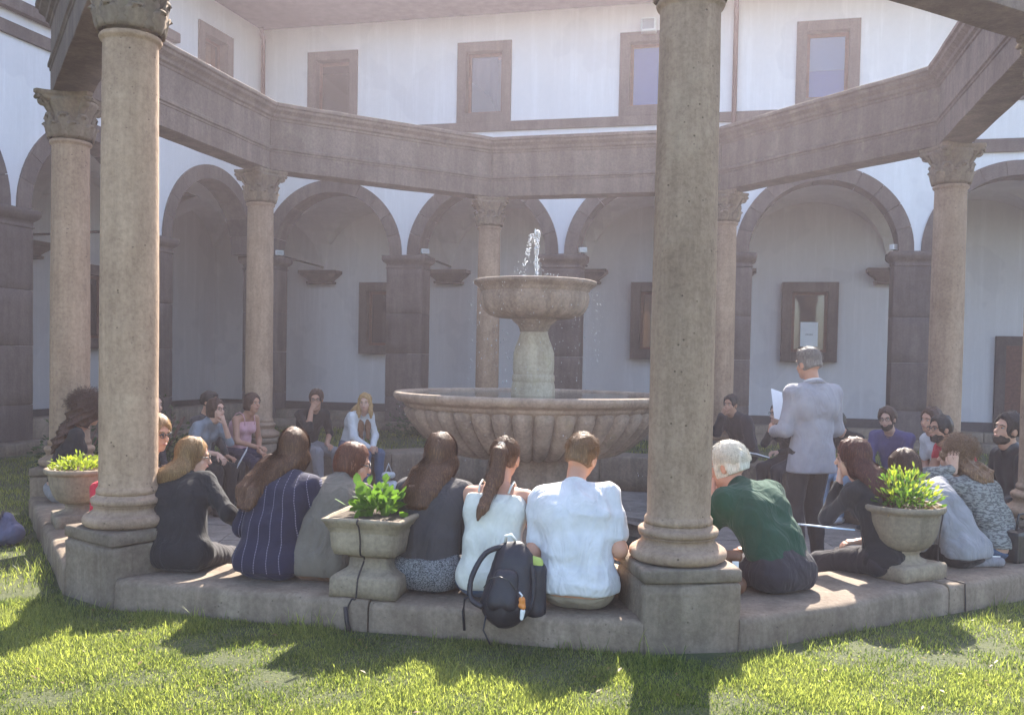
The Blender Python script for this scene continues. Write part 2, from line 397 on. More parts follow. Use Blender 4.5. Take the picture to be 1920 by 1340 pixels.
# --- bench round the pavilion
bench = empty('stone_bench', (0, 0, 0), label='low octagonal stone bench wall the students sit on around the fountain', cat='bench')
bprof = [(-.25, Z_FLO-.05), (.315, -.12), (.315, Z_BEN-.02), (.295, Z_BEN), (-.235, Z_BEN), (-.25, Z_BEN-.015)]
for k in range(8):
    cuts = [0, .512, 1] if k == 0 else ([0, .55, 1] if k == 1 else [0, .48, 1])
    for j in range(len(cuts)-1):
        t0, t1 = cuts[j]+(.0015 if j else 0), cuts[j+1]
        if j > 0: t0 += .002
        def endp(o, t, k=k):
            tt, nn = side_nrm(k); ins = .104+(.140-.104)*(o+.25)/.565
            a_ = VX[k]+nn*o+tt*ins; b_ = VX[(k+1) % 8]+nn*o-tt*ins
            return a_.lerp(b_, t)
        A = lambda o, t=t0: endp(o, t)
        B = lambda o, t=t1: endp(o, t)
        # finer profile for worn edges
        dz = .006*math.sin(k*3+j*5)
        pf = [(-.25, Z_FLO-.05), (-.252, -.1), (-.25, .05), (-.25, Z_BEN-.03+dz), (-.243, Z_BEN-.008+dz), (-.225, Z_BEN+dz), (-.1, Z_BEN+dz), (.05, Z_BEN+dz), (.2, Z_BEN+dz), (.285, Z_BEN-.002+dz), (.306, Z_BEN-.012+dz), (.315, Z_BEN-.035+dz), (.315, .05), (.318, -.03), (.316, -.12)]
        me = sweep('bench_block', pf[::-1], A, B, 22, .009, 4.5)
        for p in me.polygons: p.use_smooth = len(p.vertices) == 4
        link('bench_block', me, M['bench_stone'], bench)

# --- columns
def volute_mesh():
    V = []; F = []
    pts = []; rad = []
    for i in range(26):
        t = i/25; a = -PI*.15+t*PI*3.1; r = .062*(1-t*.8)
        pts.append((.235+r*math.cos(a), 0, .355+r*math.sin(a))); rad.append(.021*(1-.45*t))
    pre = [(.13, 0, .12), (.155, 0, .22), (.2, 0, .31), (.25, 0, .385), (.287, 0, .385)]
    tube_vf(pre+pts[2:], [.012, .016, .02, .022, .022]+rad[2:], 6, V, F)
    V = [(x, y*1.9, z) for x, y, z in V]
    return mesh_np('volute', V, F)
def leaf_mesh(h, w, out):
    V = []; F = []; n = 8; mcols = 5
    for j in range(n+1):
        t = j/n
        r = .158+.02*math.sin(t*PI*.6)+out*max(0, t-.6)**1.3*2.4; z = .02+h*(t if t < .86 else .86-(t-.86)*.9)
        ww = w*(.55+.5*math.sin(min(1, t*1.25)*PI*.8))*(1 if t < .8 else (1-(t-.8)*2.6))
        for i in range(mcols):
            s = i/(mcols-1)*2-1
            lob = 1+.12*math.sin(t*22)
            V.append((r+.012*(1-s*s)-.004, s*ww*.5*lob, z))
    for j in range(n):
        for i in range(mcols-1): a = j*mcols+i; F.append((a, a+1, a+mcols+1, a+mcols))
    me = mesh_np('acanthus_leaf', V, F)
    bm = bmesh.new(); bm.from_mesh(me); bmesh.ops.solidify(bm, geom=bm.faces[:], thickness=-.014); return bm_mesh('acanthus_leaf', bm, True)
VOL = volute_mesh(); LEAF_A = leaf_mesh(.17, .105, .05); LEAF_B = leaf_mesh(.27, .1, .045)
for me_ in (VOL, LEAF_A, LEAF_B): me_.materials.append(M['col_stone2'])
def abacus_mesh():
    bm = bmesh.new(); rings = []
    for (s, z) in ((.9, .386-.02), (1.0, .375), (1.0, .41), (1.06, .425), (1.06, .455)):
        ring = []
        for q in range(4):
            a0 = PI/4+q*PI/2; a1 = a0+PI/2
            c0 = Vector((math.cos(a0), math.sin(a0)))*.305*s; c1 = Vector((math.cos(a1), math.sin(a1)))*.305*s
            tt = (c1-c0).normalized(); c0 = c0+tt*.035; c1 = c1-tt*.035; mdir = ((c0+c1)/2).normalized()
            for i in range(7):
                t = i/6; p = c0.lerp(c1, t)-mdir*(.05*4*t*(1-t)); ring.append(bm.verts.new((p.x, p.y, z)))
        rings.append(ring)
    n = len(rings[0])
    for a, b in zip(rings[:-1], rings[1:]):
        for i in range(n): bm.faces.new((a[i], a[(i+1) % n], b[(i+1) % n], b[i]))
    bm.faces.new(rings[0][::-1]); bm.faces.new(rings[-1])
    return bm_mesh('abacus', bm)
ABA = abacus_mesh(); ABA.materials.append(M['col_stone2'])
SHAFT = {}
def shaft_mesh(seed):
    prof = [(.168, .575), (.168, .60), (.158, .615)]+[(.1555-.0155*max(0, (t-.25))**1.6, .62+(Z_AST-.66)*t) for t in [i/30 for i in range(31)]]
    prof += [(.148, Z_AST-.03), (.16, Z_AST-.022), (.166, Z_AST-.008), (.16, Z_AST+.006), (.148, Z_AST+.01)]
    return lathe('column_shaft', prof, 56, .0022, 7, seed, vs=1)
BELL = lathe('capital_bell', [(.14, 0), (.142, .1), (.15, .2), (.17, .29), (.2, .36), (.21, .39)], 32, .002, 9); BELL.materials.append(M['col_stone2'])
def base_mesh(seed):
    z = Z_PED; pr = []
    for i in range(9): a = -PI/2+PI*i/8; pr.append((.205+.035*math.cos(a), z+.036+.034*math.sin(a)))
    pr += [(.2, z+.078), (.185, z+.088), (.178, z+.103), (.184, z+.116), (.192, z+.12)]
    for i in range(7): a = -PI/2+PI*i/6; pr.append((.178+.02*math.cos(a), z+.143+.021*math.sin(a)))
    pr += [(.17, z+.17), (.167, z+.182)]
    return lathe('column_base', [(.2, z-.002)]+pr, 56, .003, 8, seed)
clabel = ['second thickest stone column, left of the seated row, beside a round urn with yellow plants',
    'thickest stone column in the foreground between the white tee man and the green polo man',
    'stone column cut by the right edge of the picture, a black handbag by its base',
    'lichen spotted stone column behind the bearded men on the right',
    'stone column half hidden behind the thickest foreground column',
    'thin stone column standing directly behind the fountain',
    'stone column behind the woman in the pink tank top',
    'stone column at far left with a scrolled capital, beyond the round urn']
for k in range(8):
    v = VX[k]; rz = vang(k)
    c = empty('column', (v.x, v.y, 0), rz, label=clabel[k], cat='column', group='columns of the octagonal pavilion')
    me = rough_box('pedestal', (-.24, -.24, -.34), (.24, .24, Z_PED-.07), .014, .005, 4, k, .07, .02); link('pedestal', me, M['bench_stone'], c)
    me = rough_box('pedestal_cap', (-.243, -.243, Z_PED-.066), (.243, .243, Z_PED), .01, .004, 5, k+20, .07, .025); link('pedestal_cap', me, M['bench_stone'], c)
    link('column_base', base_mesh(k), M['col_stone'], c)
    link('shaft', shaft_mesh(k*3), M['col_stone'], c)
    cap = empty('capital', (0, 0, Z_SOF-.463), 0); cap.parent = c
    cap.location.z = Z_AST+.005; cap.scale.z = (Z_SOF-Z_AST-.008)/.455
    link('bell', BELL, None, cap); link('abacus', ABA, None, cap)
    for q in range(4): link('volute', VOL, None, cap, rz=PI/4+q*PI/2)
    for q in range(8): link('acanthus_leaf', LEAF_A, None, cap, rz=q*PI/4+PI/8)
    for q in range(8): link('acanthus_leaf', LEAF_B, None, cap, rz=q*PI/4)

# --- entablature
ent = empty('entablature', (0, 0, 0), label='octagonal moulded stone entablature carried by the eight columns', cat='entablature')
zs, zt = Z_SOF, Z_TOP
half = [(.145, zs), (.15, zs+.004), (.15, zs+.20), (.158, zs+.205), (.158, zs+.225), (.172, zs+.235), (.172, zs+.262), (.16, zs+.272), (.148, zs+.28),
        (.146, zs+.56), (.158, zs+.568), (.16, zs+.59), (.185, zs+.605), (.19, zs+.635), (.205, zs+.65), (.235, zs+.672), (.24, zs+.7), (.262, zs+.712), (.264, zt-.008), (.256, zt)]
prof = half+[(-o, z) for o, z in half[::-1]]
for k in range(8):
    g_ = .0012
    for (t0, t1) in ((g_, 1-g_),):
        A = lambda o: mitre(k, o).lerp(mitre(k+1, o), t0); B = lambda o: mitre(k, o).lerp(mitre(k+1, o), t1)
        me = sweep('beam', prof, A, B, 26, .006, 2.6)
        link('beam', me, M['ent_stone'], ent)

# --- fountain
def fl_big(r, z, a):
    if .52 < z < .93 and r > .5:
        w = min(1, (z-.52)/.1, (.93-z)/.04); s = abs(math.sin(a*15)); return r*(1-.0*w)+w*(-.075*(1-s**.5))
    return r
def fl_small(r, z, a):
    if 1.76 < z < 1.98:
        w = min(1, (z-1.76)/.06, (1.98-z)/.04); s = abs(math.sin(a*14)); return r+w*(-.026*(1-s**.6))
    return r
ft = empty('fountain', (0, 0, 0), label='two tiered stone fountain with fluted basins in the middle of the pavilion', cat='fountain')
link('lower_stem', lathe('lower_stem', [(.5, -.5), (.5, -.3), (.46, -.27), (.36, -.2), (.32, 0), (.32, .25), (.34, .42), (.36, .5)], 64, .006, 5), M['fount_stone'], ft)
link('lower_basin', lathe('lower_basin', [(.33, .5), (.58, .515), (.74, .545), (.86, .61), (.96, .7), (1.03, .78), (1.085, .86), (1.12, .91), (1.15, .93), (1.165, .94), (1.17, .96), (1.2, .975), (1.235, .985), (1.25, 1.0), (1.262, 1.02), (1.262, 1.04), (1.25, 1.057), (1.22, 1.06), (1.19, 1.052), (1.175, 1.03), (1.16, .95), (1.0, .8), (.5, .75), (.1, .75)], 320, .004, 4, 3, None, True, vs=2), M['fount_stone'], ft)
link('lower_water', lathe('lower_water', [(1.17, 1.035), (.9, 1.036), (.5, 1.035), (.15, 1.035)], 64, .0, cap=False), M['water'], ft)
link('baluster', lathe('baluster', [(.2, .9), (.2, 1.06), (.195, 1.13), (.188, 1.16), (.193, 1.17), (.193, 1.215), (.183, 1.225), (.183, 1.24), (.187, 1.27), (.188, 1.33), (.184, 1.42), (.166, 1.48), (.142, 1.54), (.126, 1.6), (.13, 1.62)], 48, .003, 6, 4, vs=2), M['fount_sunlit'], ft)
link('upper_neck', lathe('upper_neck', [(.128, 1.61), (.135, 1.64), (.15, 1.67), (.2, 1.71), (.21, 1.73)], 40, .003, 6), M['fount_stone'], ft)
link('upper_basin', lathe('upper_basin', [(.2, 1.725), (.33, 1.735), (.42, 1.765), (.465, 1.81), (.485, 1.86), (.49, 1.91), (.492, 1.95), (.485, 1.97), (.5, 1.985), (.505, 2.0), (.53, 2.02), (.552, 2.035), (.56, 2.05), (.558, 2.066), (.545, 2.072), (.525, 2.068), (.51, 2.04), (.45, 1.9), (.1, 1.85)], 168, .004, 6, 5, None, vs=2), M['fount_stone'], ft)
link('upper_water', lathe('upper_water', [(.517, 2.05), (.02, 2.052)], 48, cap=False), M['water'], ft)
def gadroon(path, n_around, out, tip=.8):
    V = []; F = []; m = 11
    for j, (r, z) in enumerate(path):
        t = j/(len(path)-1); hw = PI*r/n_around*.99*(1 if 0 < j < len(path)-1 else .45)
        if j == 1: hw *= .85
        a, b_ = path[max(0, j-1)], path[min(len(path)-1, j+1)]; tz, tr = b_[1]-a[1], b_[0]-a[0]; L = math.hypot(tz, tr); nr_, nz_ = -tz/L, tr/L
        if nr_ < 0: nr_, nz_ = -nr_, -nz_
        o = out*(.15 if j in (0, len(path)-1) else (.8 if j == 1 else 1))*(.45+.55*(1-t))
        for i in range(m):
            s = -1+2*i/(m-1); h = (1-s*s)**.5*o-.012
            V.append((r+nr_*h, s*hw, z+nz_*h))
    for j in range(len(path)-1):
        for i in range(m-1): a = j*m+i; F.append((a, a+1, a+m+1, a+m))
    return mesh_np('gadroon', V, F)
GA = gadroon([(1.135, .935), (1.13, .915), (1.105, .87), (1.06, .8), (.99, .715), (.9, .63), (.79, .56), (.66, .525), (.5, .512), (.4, .508)], 40, .075); GA.materials.append(M['fount_stone'])
for q in range(40): link('gadroon', GA, None, ft, rz=2*PI*q/40)
GB = gadroon([(.486, 1.955), (.484, 1.94), (.48, 1.9), (.47, 1.85), (.45, 1.805), (.41, 1.768), (.34, 1.742), (.25, 1.73)], 26, .035); GB.materials.append(M['fount_stone'])
for q in range(26): link('gadroon', GB, None, ft, rz=2*PI*q/26)
# jet of water
ico = bmesh.new(); bmesh.ops.create_icosphere(ico, subdivisions=1, radius=1.0); iv = np.array([v.co[:] for v in ico.verts]); if_ = np.array([[v.index for v in f.verts] for f in ico.faces]); ico.free()
def droplets(name, pts, rad):
    V = []; F = []
    for i, (p, r) in enumerate(zip(pts, rad)):
        st = np.array([1, 1, 1.0+1.6*(i % 3 == 0)]); V.append(iv*r*st+np.array(p)); F.append(if_+i*len(iv))
    return mesh_np(name, np.concatenate(V), np.concatenate(F))
rj = random.Random(3); P_ = []; R_ = []
for i in range(230):
    t = rj.random(); z = 2.06+.48*t; s = .012+.035*t*(1-t)*2+(.012 if t > .8 else 0)
    P_.append((rj.gauss(0, s*.4)+.01, rj.gauss(0, s*.4), z)); R_.append(rj.uniform(.004, .009))
for i in range(60): P_.append((.012+rj.gauss(0, .008), rj.gauss(0, .008), 2.52-abs(rj.gauss(0, .03)))); R_.append(rj.uniform(.006, .012))
for i in range(110):
    t = rj.random(); x = -.03-.09*t+rj.gauss(0, .012); P_.append((x, rj.gauss(0, .03), 2.5-.43*t**1.5)); R_.append(rj.uniform(.003, .007))
for i in range(60):
    a = rj.random()*2*PI; r = rj.uniform(.05, .34); P_.append((r*math.cos(a), r*math.sin(a), 2.07+rj.random()*.3*(1-r/.4))); R_.append(rj.uniform(.002, .0045))
V, F = tube_vf([(.012, 0, 2.04), (.014, 0, 2.2), (.012, 0, 2.35), (.01, 0, 2.53)], [.009, .008, .009, .012], 8)
jet = link('jet_core', mesh_np('jet_core', V, F), M['drop'])
tag(jet, 'thin water jet spouting from the upper basin of the fountain', 'water jet')
dr = link('droplets', droplets('droplets', P_, R_), M['drop'], jet); dr['kind'] = 'stuff'
P2 = []; R2 = []
for i in range(420):                      # drips falling from the rim of the upper basin
    a = rj.random()*2*PI; r = .555+abs(rj.gauss(0, .03))*(1.5 if rj.random() < .3 else 1)
    z = 1.06+rj.random()**.8*.98; P2.append((r*math.cos(a), r*math.sin(a), z)); R2.append(rj.uniform(.0018, .0042))
for i in range(160):
    a = rj.random()*2*PI; r = 1.27+abs(rj.gauss(0, .03)); P2.append((r*math.cos(a), r*math.sin(a), -.25+rj.random()*1.2)); R2.append(rj.uniform(.0018, .004))
dp = link('dripping_drops', droplets('dripping_drops', P2, R2), M['drop']); tag(dp, 'water drops falling from the rims of both fountain basins', 'water drops', kind='stuff')

# ------------------------------------------------------------------ cloister wings
BAY = 2.953; ZSP = 3.235; RI, RO = 1.19, 1.425; GD = 2.8; ZEV = 7.53
def voussoir(n, r0, r1, y0, y1):
    h = PI/n/2-.0035; bm = bmesh.new(); vs = []
    for y in (y0, y1):
        ring = []
        for i in range(4): a = -h+2*h*i/3; ring.append(bm.verts.new((r1*math.sin(a), y, r1*math.cos(a))))
        for i in range(4): a = h-2*h*i/3; ring.append(bm.verts.new((r0*math.sin(a), y, r0*math.cos(a))))
        vs.append(ring)
    bm.faces.new(vs[0]); bm.faces.new(vs[1][::-1])
    for i in range(8): bm.faces.new((vs[0][i], vs[1][i], vs[1][(i+1) % 8], vs[0][(i+1) % 8]))
    return bm_mesh('voussoir', bm)
NV = 11
VOUS = voussoir(NV, RI, RO, -.03, .44); VOUS.materials.append(M['pier_stone'])
BLK = []
for i, (z0, z1) in enumerate(((.0, .62), (.624, 1.41), (1.414, 2.16), (2.164, 2.985))):
    me = rough_box('pier_block', (-.35, -.002, z0), (.35, .46, z1), .008, .003, 5, i, .2, .008); me.materials.append(M['pier_stone']); BLK.append(me)
CAPM = loft_rect('pier_capital', [(.35, .232, 2.985), (.362, .244, 2.99), (.362, .244, 3.015), (.352, .234, 3.02), (.352, .234, 3.07), (.37, .25, 3.085), (.4, .28, 3.11), (.415, .3, 3.14), (.42, .31, 3.155), (.42, .31, 3.232)], c=(0, .229), amp=.003, bev=0)
CAPM.materials.append(M['pier_stone'])
CORB = loft_rect('corbel', [(.3, .12, 2.92), (.31, .13, 2.97), (.26, .1, 2.985), (.3, .14, 3.03), (.4, .2, 3.1), (.42, .22, 3.13), (.45, .24, 3.14), (.45, .24, 3.21)], c=(0, 0)); CORB.materials.append(M['pier_stone'])
def rect_wall(V, F, x0, x1, z0, z1, y):
    b = len(V); V += [(x0, y, z0), (x1, y, z0), (x1, y, z1), (x0, y, z1)]; F.append((b, b+1, b+2, b+3))
def add_box(V, F, lo, hi):
    b = len(V)
    for z in (lo[2], hi[2]): V += [(lo[0], lo[1], z), (hi[0], lo[1], z), (hi[0], hi[1], z), (lo[0], hi[1], z)]
    F += [(b+3, b+2, b+1, b), (b+4, b+5, b+6, b+7)]+[(b+i, b+(i+1) % 4, b+4+(i+1) % 4, b+4+i) for i in range(4)]
def frame_mesh(name, w, h, t, y0, y1, bottom=True):
    """picture frame: outer w x h, border t, centred x, z from 0"""
    V = []; F = []
    add_box(V, F, (-w/2, y0, 0), (-w/2+t, y1, h)); add_box(V, F, (w/2-t, y0, 0), (w/2, y1, h))
    add_box(V, F, (-w/2+t, y0, h-t), (w/2-t, y1, h))
    if bottom: add_box(V, F, (-w/2+t, y0, 0), (w/2-t, y1, t))
    bm = bmesh.new(); me = mesh_np('t', V, F, False); bm.from_mesh(me); bpy.data.meshes.remove(me)
    bmesh.ops.bevel(bm, geom=[e for e in bm.edges if e.calc_face_angle(0) > .5], offset=.004, segments=1, affect='EDGES')
    return bm_mesh(name, bm)
WF_UP = frame_mesh('stone_frame', 1.01, 1.44, .17, -.035, .24); WF_UP.materials.append(M['pier_stone'])
WS_UP = frame_mesh('sash', .67, 1.1, .055, .13, .18); WS_UP.materials.append(M['wood'])
PANE_UP = box_mesh('pane', (-.28, .15, .055), (.28, .156, 1.045)); PANE_UP.materials.append(M['glass'])
WF_LO = frame_mesh('stone_frame', 1.05, 1.55, .19, -.04, .2); WF_LO.materials.append(M['pier_stone'])
WS_LO = frame_mesh('sash', .67, 1.17, .06, .1, .15); WS_LO.materials.append(M['wood'])
PANE_LO = box_mesh('pane', (-.275, .12, .06), (.275, .126, 1.11)); PANE_LO.materials.append(M['glass'])
M['sky_reflection'] = plain('pale_blue_sky_reflection', (.3, .5, .92), .8, var=.04)  # blue of the mirrored sky put into the colour, here and below
M['sky_reflection2'] = plain('lilac_sky_reflection', (.15, .22, .85), .8, var=.05)
M['curtain'] = plain('dark_curtain', (.09, .05, .055), .9, var=.3)
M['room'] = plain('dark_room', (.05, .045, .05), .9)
def window(parent, name, x, z, y, up, sky_reflection=None):
    w = empty(name, (x, y, z)); w.parent = parent
    if up:
        link('stone_frame', WF_UP, None, w); link('sash', WS_UP, None, w, loc=(0, 0, .17)); link('pane', PANE_UP, None, w, loc=(0, 0, .17))
    else:
        link('stone_frame', WF_LO, None, w); link('sash', WS_LO, None, w, loc=(0, 0, .19)); link('pane', PANE_LO, None, w, loc=(0, 0, .19))
    return w
def wing(origin, rz, nb, lo_ext, hi_ext, label, first_pier, last_pier, par_h, upper, lower, corb):
    W = empty('cloister_wing', (origin[0], origin[1], 0), rz, label=label, cat='building')
    L = nb*BAY
    # courtyard wall with arch and window openings
    V = []; F = []; zm = 5.0; ww, z0, z1 = .5, 5.61, 7.04
    for i in range(nb):
        xc = (i+.5)*BAY; n = 36; R = RO-.012
        rect_wall(V, F, i*BAY, xc-R, ZSP, zm, 0); rect_wall(V, F, xc+R, (i+1)*BAY, ZSP, zm, 0)
        for k in range(n):
            a0 = PI-PI*k/n; a1 = PI-PI*(k+1)/n; b = len(V)
            V += [(xc+R*math.cos(a0), 0, ZSP+R*math.sin(a0)), (xc+R*math.cos(a1), 0, ZSP+R*math.sin(a1)), (xc+R*math.cos(a1), 0, zm), (xc+R*math.cos(a0), 0, zm)]
            F.append((b, b+1, b+2, b+3))
        if i in upper:
            rect_wall(V, F, i*BAY, xc-ww, zm, ZEV+.1, 0); rect_wall(V, F, xc+ww, (i+1)*BAY, zm, ZEV+.1, 0)
            rect_wall(V, F, xc-ww, xc+ww, zm, z0, 0); rect_wall(V, F, xc-ww, xc+ww, z1, ZEV+.1, 0)
        else: rect_wall(V, F, i*BAY, (i+1)*BAY, zm, ZEV+.1, 0)
    link('wall', mesh_np('courtyard_wall', V, F, False), M['wall'], W)
    # string course
    V = []; F = []; add_box(V, F, (0.005, -.045, 5.44), (min(L, 12.6 if lo_ext else L), .0, 5.605)); link('string_course', mesh_np('string_course', V, F, False), M['pier_stone'], W)
    # piers
    for i in range(first_pier, last_pier+1):
        p = empty('pier', (i*BAY, 0, 0)); p.parent = W
        for me in BLK: link('pier_block', me, None, p)
        link('pier_capital', CAPM, None, p)
    for i in range(nb):
        a = empty('arch', ((i+.5)*BAY, 0, ZSP)); a.parent = W
        for k in range(NV):
            o = link('voussoir', VOUS, None, a); o.rotation_euler.y = -PI/2+PI*(k+.5)/NV
    # vaults
    V = []; F = []; n = 16
    segs = [(i*BAY, (i+1)*BAY) for i in range(nb)]
    if lo_ext: segs.append((-GD, 0))
    for x0, x1 in segs:
        b = len(V); y0, y1 = .44, GD
        for j in range(n+1):
            for i in range(n+1):
                u = i/n*2-1; v = j/n*2-1; hu = math.sqrt(max(0, 1-(abs(u)*1.02)**2)) if abs(u) < .98 else 0; hv = math.sqrt(max(0, 1-(abs(v)*1.02)**2)) if abs(v) < .98 else 0
                V.append((x0+(x1-x0)*i/n, y0+(y1-y0)*j/n, ZSP-.02+1.3*max(hu, hv)))
        for j in range(n):
            for i in range(n): q = b+j*(n+1)+i; F.append((q, q+1, q+n+2, q+n+1))
    link('vault', mesh_np('vault', V, F, False), M['wall_in'], W)
    xa, xb = -lo_ext-.4, L+hi_ext+.4
    link('rear_wall', box_mesh('rear_wall', (xa, GD, -.1), (xb, GD+.4, ZEV+.1)), M['wall_in'], W)
    link('rear_plinth', box_mesh('rear_plinth', (xa, GD-.04, -.1), (xb, GD, .32)), M['plinth'], W)
    link('gallery_floor', box_mesh('gallery_floor', (xa, .1, -.1), (xb, GD, .02)), M['floor_stone'], W)
    # upper storey closed to the sun
    link('upper_floor', box_mesh('upper_floor', (xa, .02, 4.75), (xb, GD-.01, 4.85)), M['room'], W)
    # eaves and roof
    e = link('eaves', box_mesh('eaves', (xa, -1.3, ZEV+.0), (xb, .3, ZEV+.05)), M['eave'], W)
    V = [(xa, -1.34, ZEV+.06), (xb, -1.34, ZEV+.06), (xb, 2.2, ZEV+1.1), (xa, 2.2, ZEV+1.1), (xb, 4.4, ZEV+.1), (xa, 4.4, ZEV+.1)]
    link('roof', mesh_np('roof', V, [(0, 1, 2, 3), (3, 2, 4, 5)], False), M['tile'], W)
    # parapet between the piers, two worn courses
    for i in range(nb):
        if i in (): continue
        if not (first_pier <= i+1): continue
        x0, x1 = i*BAY+.352, (i+1)*BAY-.352
        nbk = 3
        for j in range(nbk):
            a = x0+(x1-x0)*j/nbk+.003; b = x0+(x1-x0)*(j+1)/nbk-.003
            link('parapet_block', rough_box('parapet_block', (a, .03, 0), (b, .4, par_h), .012, .004, 4, i*3+j, .3, .02), M['bench_stone'], W)
    x = 0.0; j = 0
    while x < L-.1:
        x1 = min(L, x+1.6)
        link('step_block', rough_box('step_block', (x+.003, -.32, -.05), (x1-.003, -.003, .15), .012, .005, 4, j, .3, .02), M['bench_stone'], W); x = x1; j += 1
    for i in corb: link('corbel', CORB, None, W, loc=(i*BAY, GD-.1, 0))
    for i in corb: link('tie_rod', tube('tie_rod', [(i*BAY, .45, 3.34), (i*BAY, GD, 3.3)], .022, 6), M['iron'], W)
    wins = {}
    for i in upper: wins['u%d' % i] = window(W, 'window', (i+.5)*BAY, 5.607, 0, True)
    for i in lower: wins['l%d' % i] = window(W, 'window', (i+.5)*BAY, 1.4, GD-.2+.0, False)
    # frames of the lower windows are let into the rear wall: thin dark panel behind each pane, coloured as an unlit room
    for i in lower: link('dark_room_panel', box_mesh('dark_room_panel', ((i+.5)*BAY-.34, GD-.03, 1.6), ((i+.5)*BAY+.34, GD-.002, 2.76)), M['room'], W)
    return W, wins
CB = Vector((-7.226*math.cos(.009)-8.0*math.sin(.009)*1, 7.936))
WB, wb = wing((-7.297, 7.936), .009, 6, GD, 0, 'white two storey cloister wing behind the fountain with dark stone arches', 0, 6, .3, [0, 1, 2, 3, 4], [0, 2, 3], [0, 1, 2, 3, 4, 5])
NL = 5
LO = (-7.297-math.sin(.04)*NL*BAY, 7.936-math.cos(.04)*NL*BAY)
WL_, wl2 = wing(LO, PI/2-.04, NL, 0, GD, 'white two storey cloister wing along the left side meeting the far wing at a downpipe', 0, NL-1, .42, [2, 3, 4], [2, 3, 4], [1, 2, 3, 4])
link('stone_ledge', box_mesh('stone_ledge', (12.6, -.05, 4.79), (17.7, -.0, 5.0)), M['pier_stone'], WB)
# the two short ledges high on the left wing
for s0, s1, z in ((3.35, 2.6, 6.42), (7.4, 4.9, 5.75)):
    link('stone_ledge', box_mesh('stone_ledge', (NL*BAY-s0, -.12, z), (NL*BAY-s1, -.0, z+.16), .02), M['pier_stone'], WL_)
# blue sheets painting sky reflections into the upper panes, and a curtain
link('sky_reflection', box_mesh('sky_reflection', (-.3, .2, .18), (.3, .21, 1.26)), M['sky_reflection2'], wb['u2'])
link('sky_reflection', box_mesh('sky_reflection', (-.3, .2, .68), (.3, .21, 1.26)), M['sky_reflection'], wb['u3'])
link('sky_reflection', box_mesh('sky_reflection', (-.3, .22, .18), (.3, .23, .68)), M['sky_reflection2'], wb['u3'])
link('sky_reflection', box_mesh('sky_reflection', (-.3, .22, .18), (.3, .23, 1.26)), M['sky_reflection2'], wb['u4'])
V = []; F = []
for i in range(9):
    t = i/8; xw = -.32+.5*t; V += [(xw, .26+.02*math.sin(t*20), .2+.62*(1-t)**.6), (xw, .26+.02*math.sin(t*20), 1.26)]
F = [(2*i, 2*i+2, 2*i+3, 2*i+1) for i in range(8)]
link('curtain', mesh_np('curtain', V, F), M['curtain'], wb['u1'])
# notices behind the glass of the lower window right of the foreground column
link('notice', box_mesh('notice', (-.16, .09, .3), (.17, .094, .78)), M['paper'], wb['l3'])
V = []; F = []; 
for k_ in range(5): add_box(V, F, (-.06+k_*.028, .087, .53), (-.04+k_*.028, .089, .545))
link('notice_text', mesh_np('notice_text', V, F, False), M['black_plastic'], wb['l3'])
link('notice', box_mesh('notice', (.02, .09, .25), (.2, .094, .5)), M['paper'], wb['l2'])
link('notice', box_mesh('notice', (.0, .09, 1.0), (.2, .094, 1.2)), M['paper'], wb['l2'])
# door at the far right of the gallery
dx = 13.75
dr_ = empty('door', (dx+.6, GD-.06, .02)); dr_.parent = WB
link('stone_frame', frame_mesh('stone_frame', 1.3, 1.93, .18, -.03, .05, False), M['pier_stone'], dr_)
link('door_leaf', box_mesh('door_leaf', (-.47, .0, 0), (.47, .04, 1.75), .006), M['wood'], dr_)
# downpipes
def pipe(parent, x, z0, y=-.07):
    link('downpipe', tube('downpipe', [(x, y, z0), (x, y, 5.2), (x, y, 7.3), (x, y-.1, ZEV-.02)], .042, 10), M['copper'], parent)
pipe(WB, 8.84, 3.3); pipe(WB, .09, 3.3, -.1)
def spotlight(x, y, z, rz, label):
    s = empty('spotlight', (0, 0, 0), label=label, cat='spotlight', group='small white spotlights on the pier capitals')
    w = WB.matrix_basis @ Vector((x, y, z)); s.location = w; s.rotation_euler.z = rz
    link('lamp_head', box_mesh('lamp_head', (-.075, -.05, .03), (.075, .05, .12), .012), M['white_plastic'], s)
    link('bracket', box_mesh('bracket', (-.02, -.02, 0), (.02, .02, .03)), M['iron'], s)
    link('lens', box_mesh('lens', (-.06, -.053, .045), (.06, -.0495, .105)), M['glass'], s)
WB.matrix_basis = Matrix.Translation((-7.297, 7.936, 0)) @ Matrix.Rotation(.009, 4, 'Z')
for i, nm in enumerate(('white spotlight on the corner pier capital at the left', 'white spotlight on the pier capital left of the water jet', 'white spotlight on the pier capital just right of the water jet', None, 'white spotlight on the pier capital at the right, left of the spotted column')):
    if nm: spotlight(i*BAY+(.36 if i != 4 else -.33), .1, ZSP, .6, nm)
tag(COL.objects['spotlight'], group='small white spotlights on the pier capitals')
s_ = empty('floodlight', (0, 0, 0), label='white floodlight high on the wall above an upper window', cat='floodlight'); s_.location = WB.matrix_basis @ Vector((7.38, -.12, 7.12))
link('lamp_head', box_mesh('lamp_head', (-.13, -.1, -.14), (.13, .08, .1), .03), M['white_plastic'], s_); link('lens', box_mesh('lens', (-.1, -.104, -.1), (.1, -.1, .07)), M['glass'], s_); link('bracket', box_mesh('bracket', (-.04, .08, -.04), (.04, .125, .04)), M['iron'], s_)

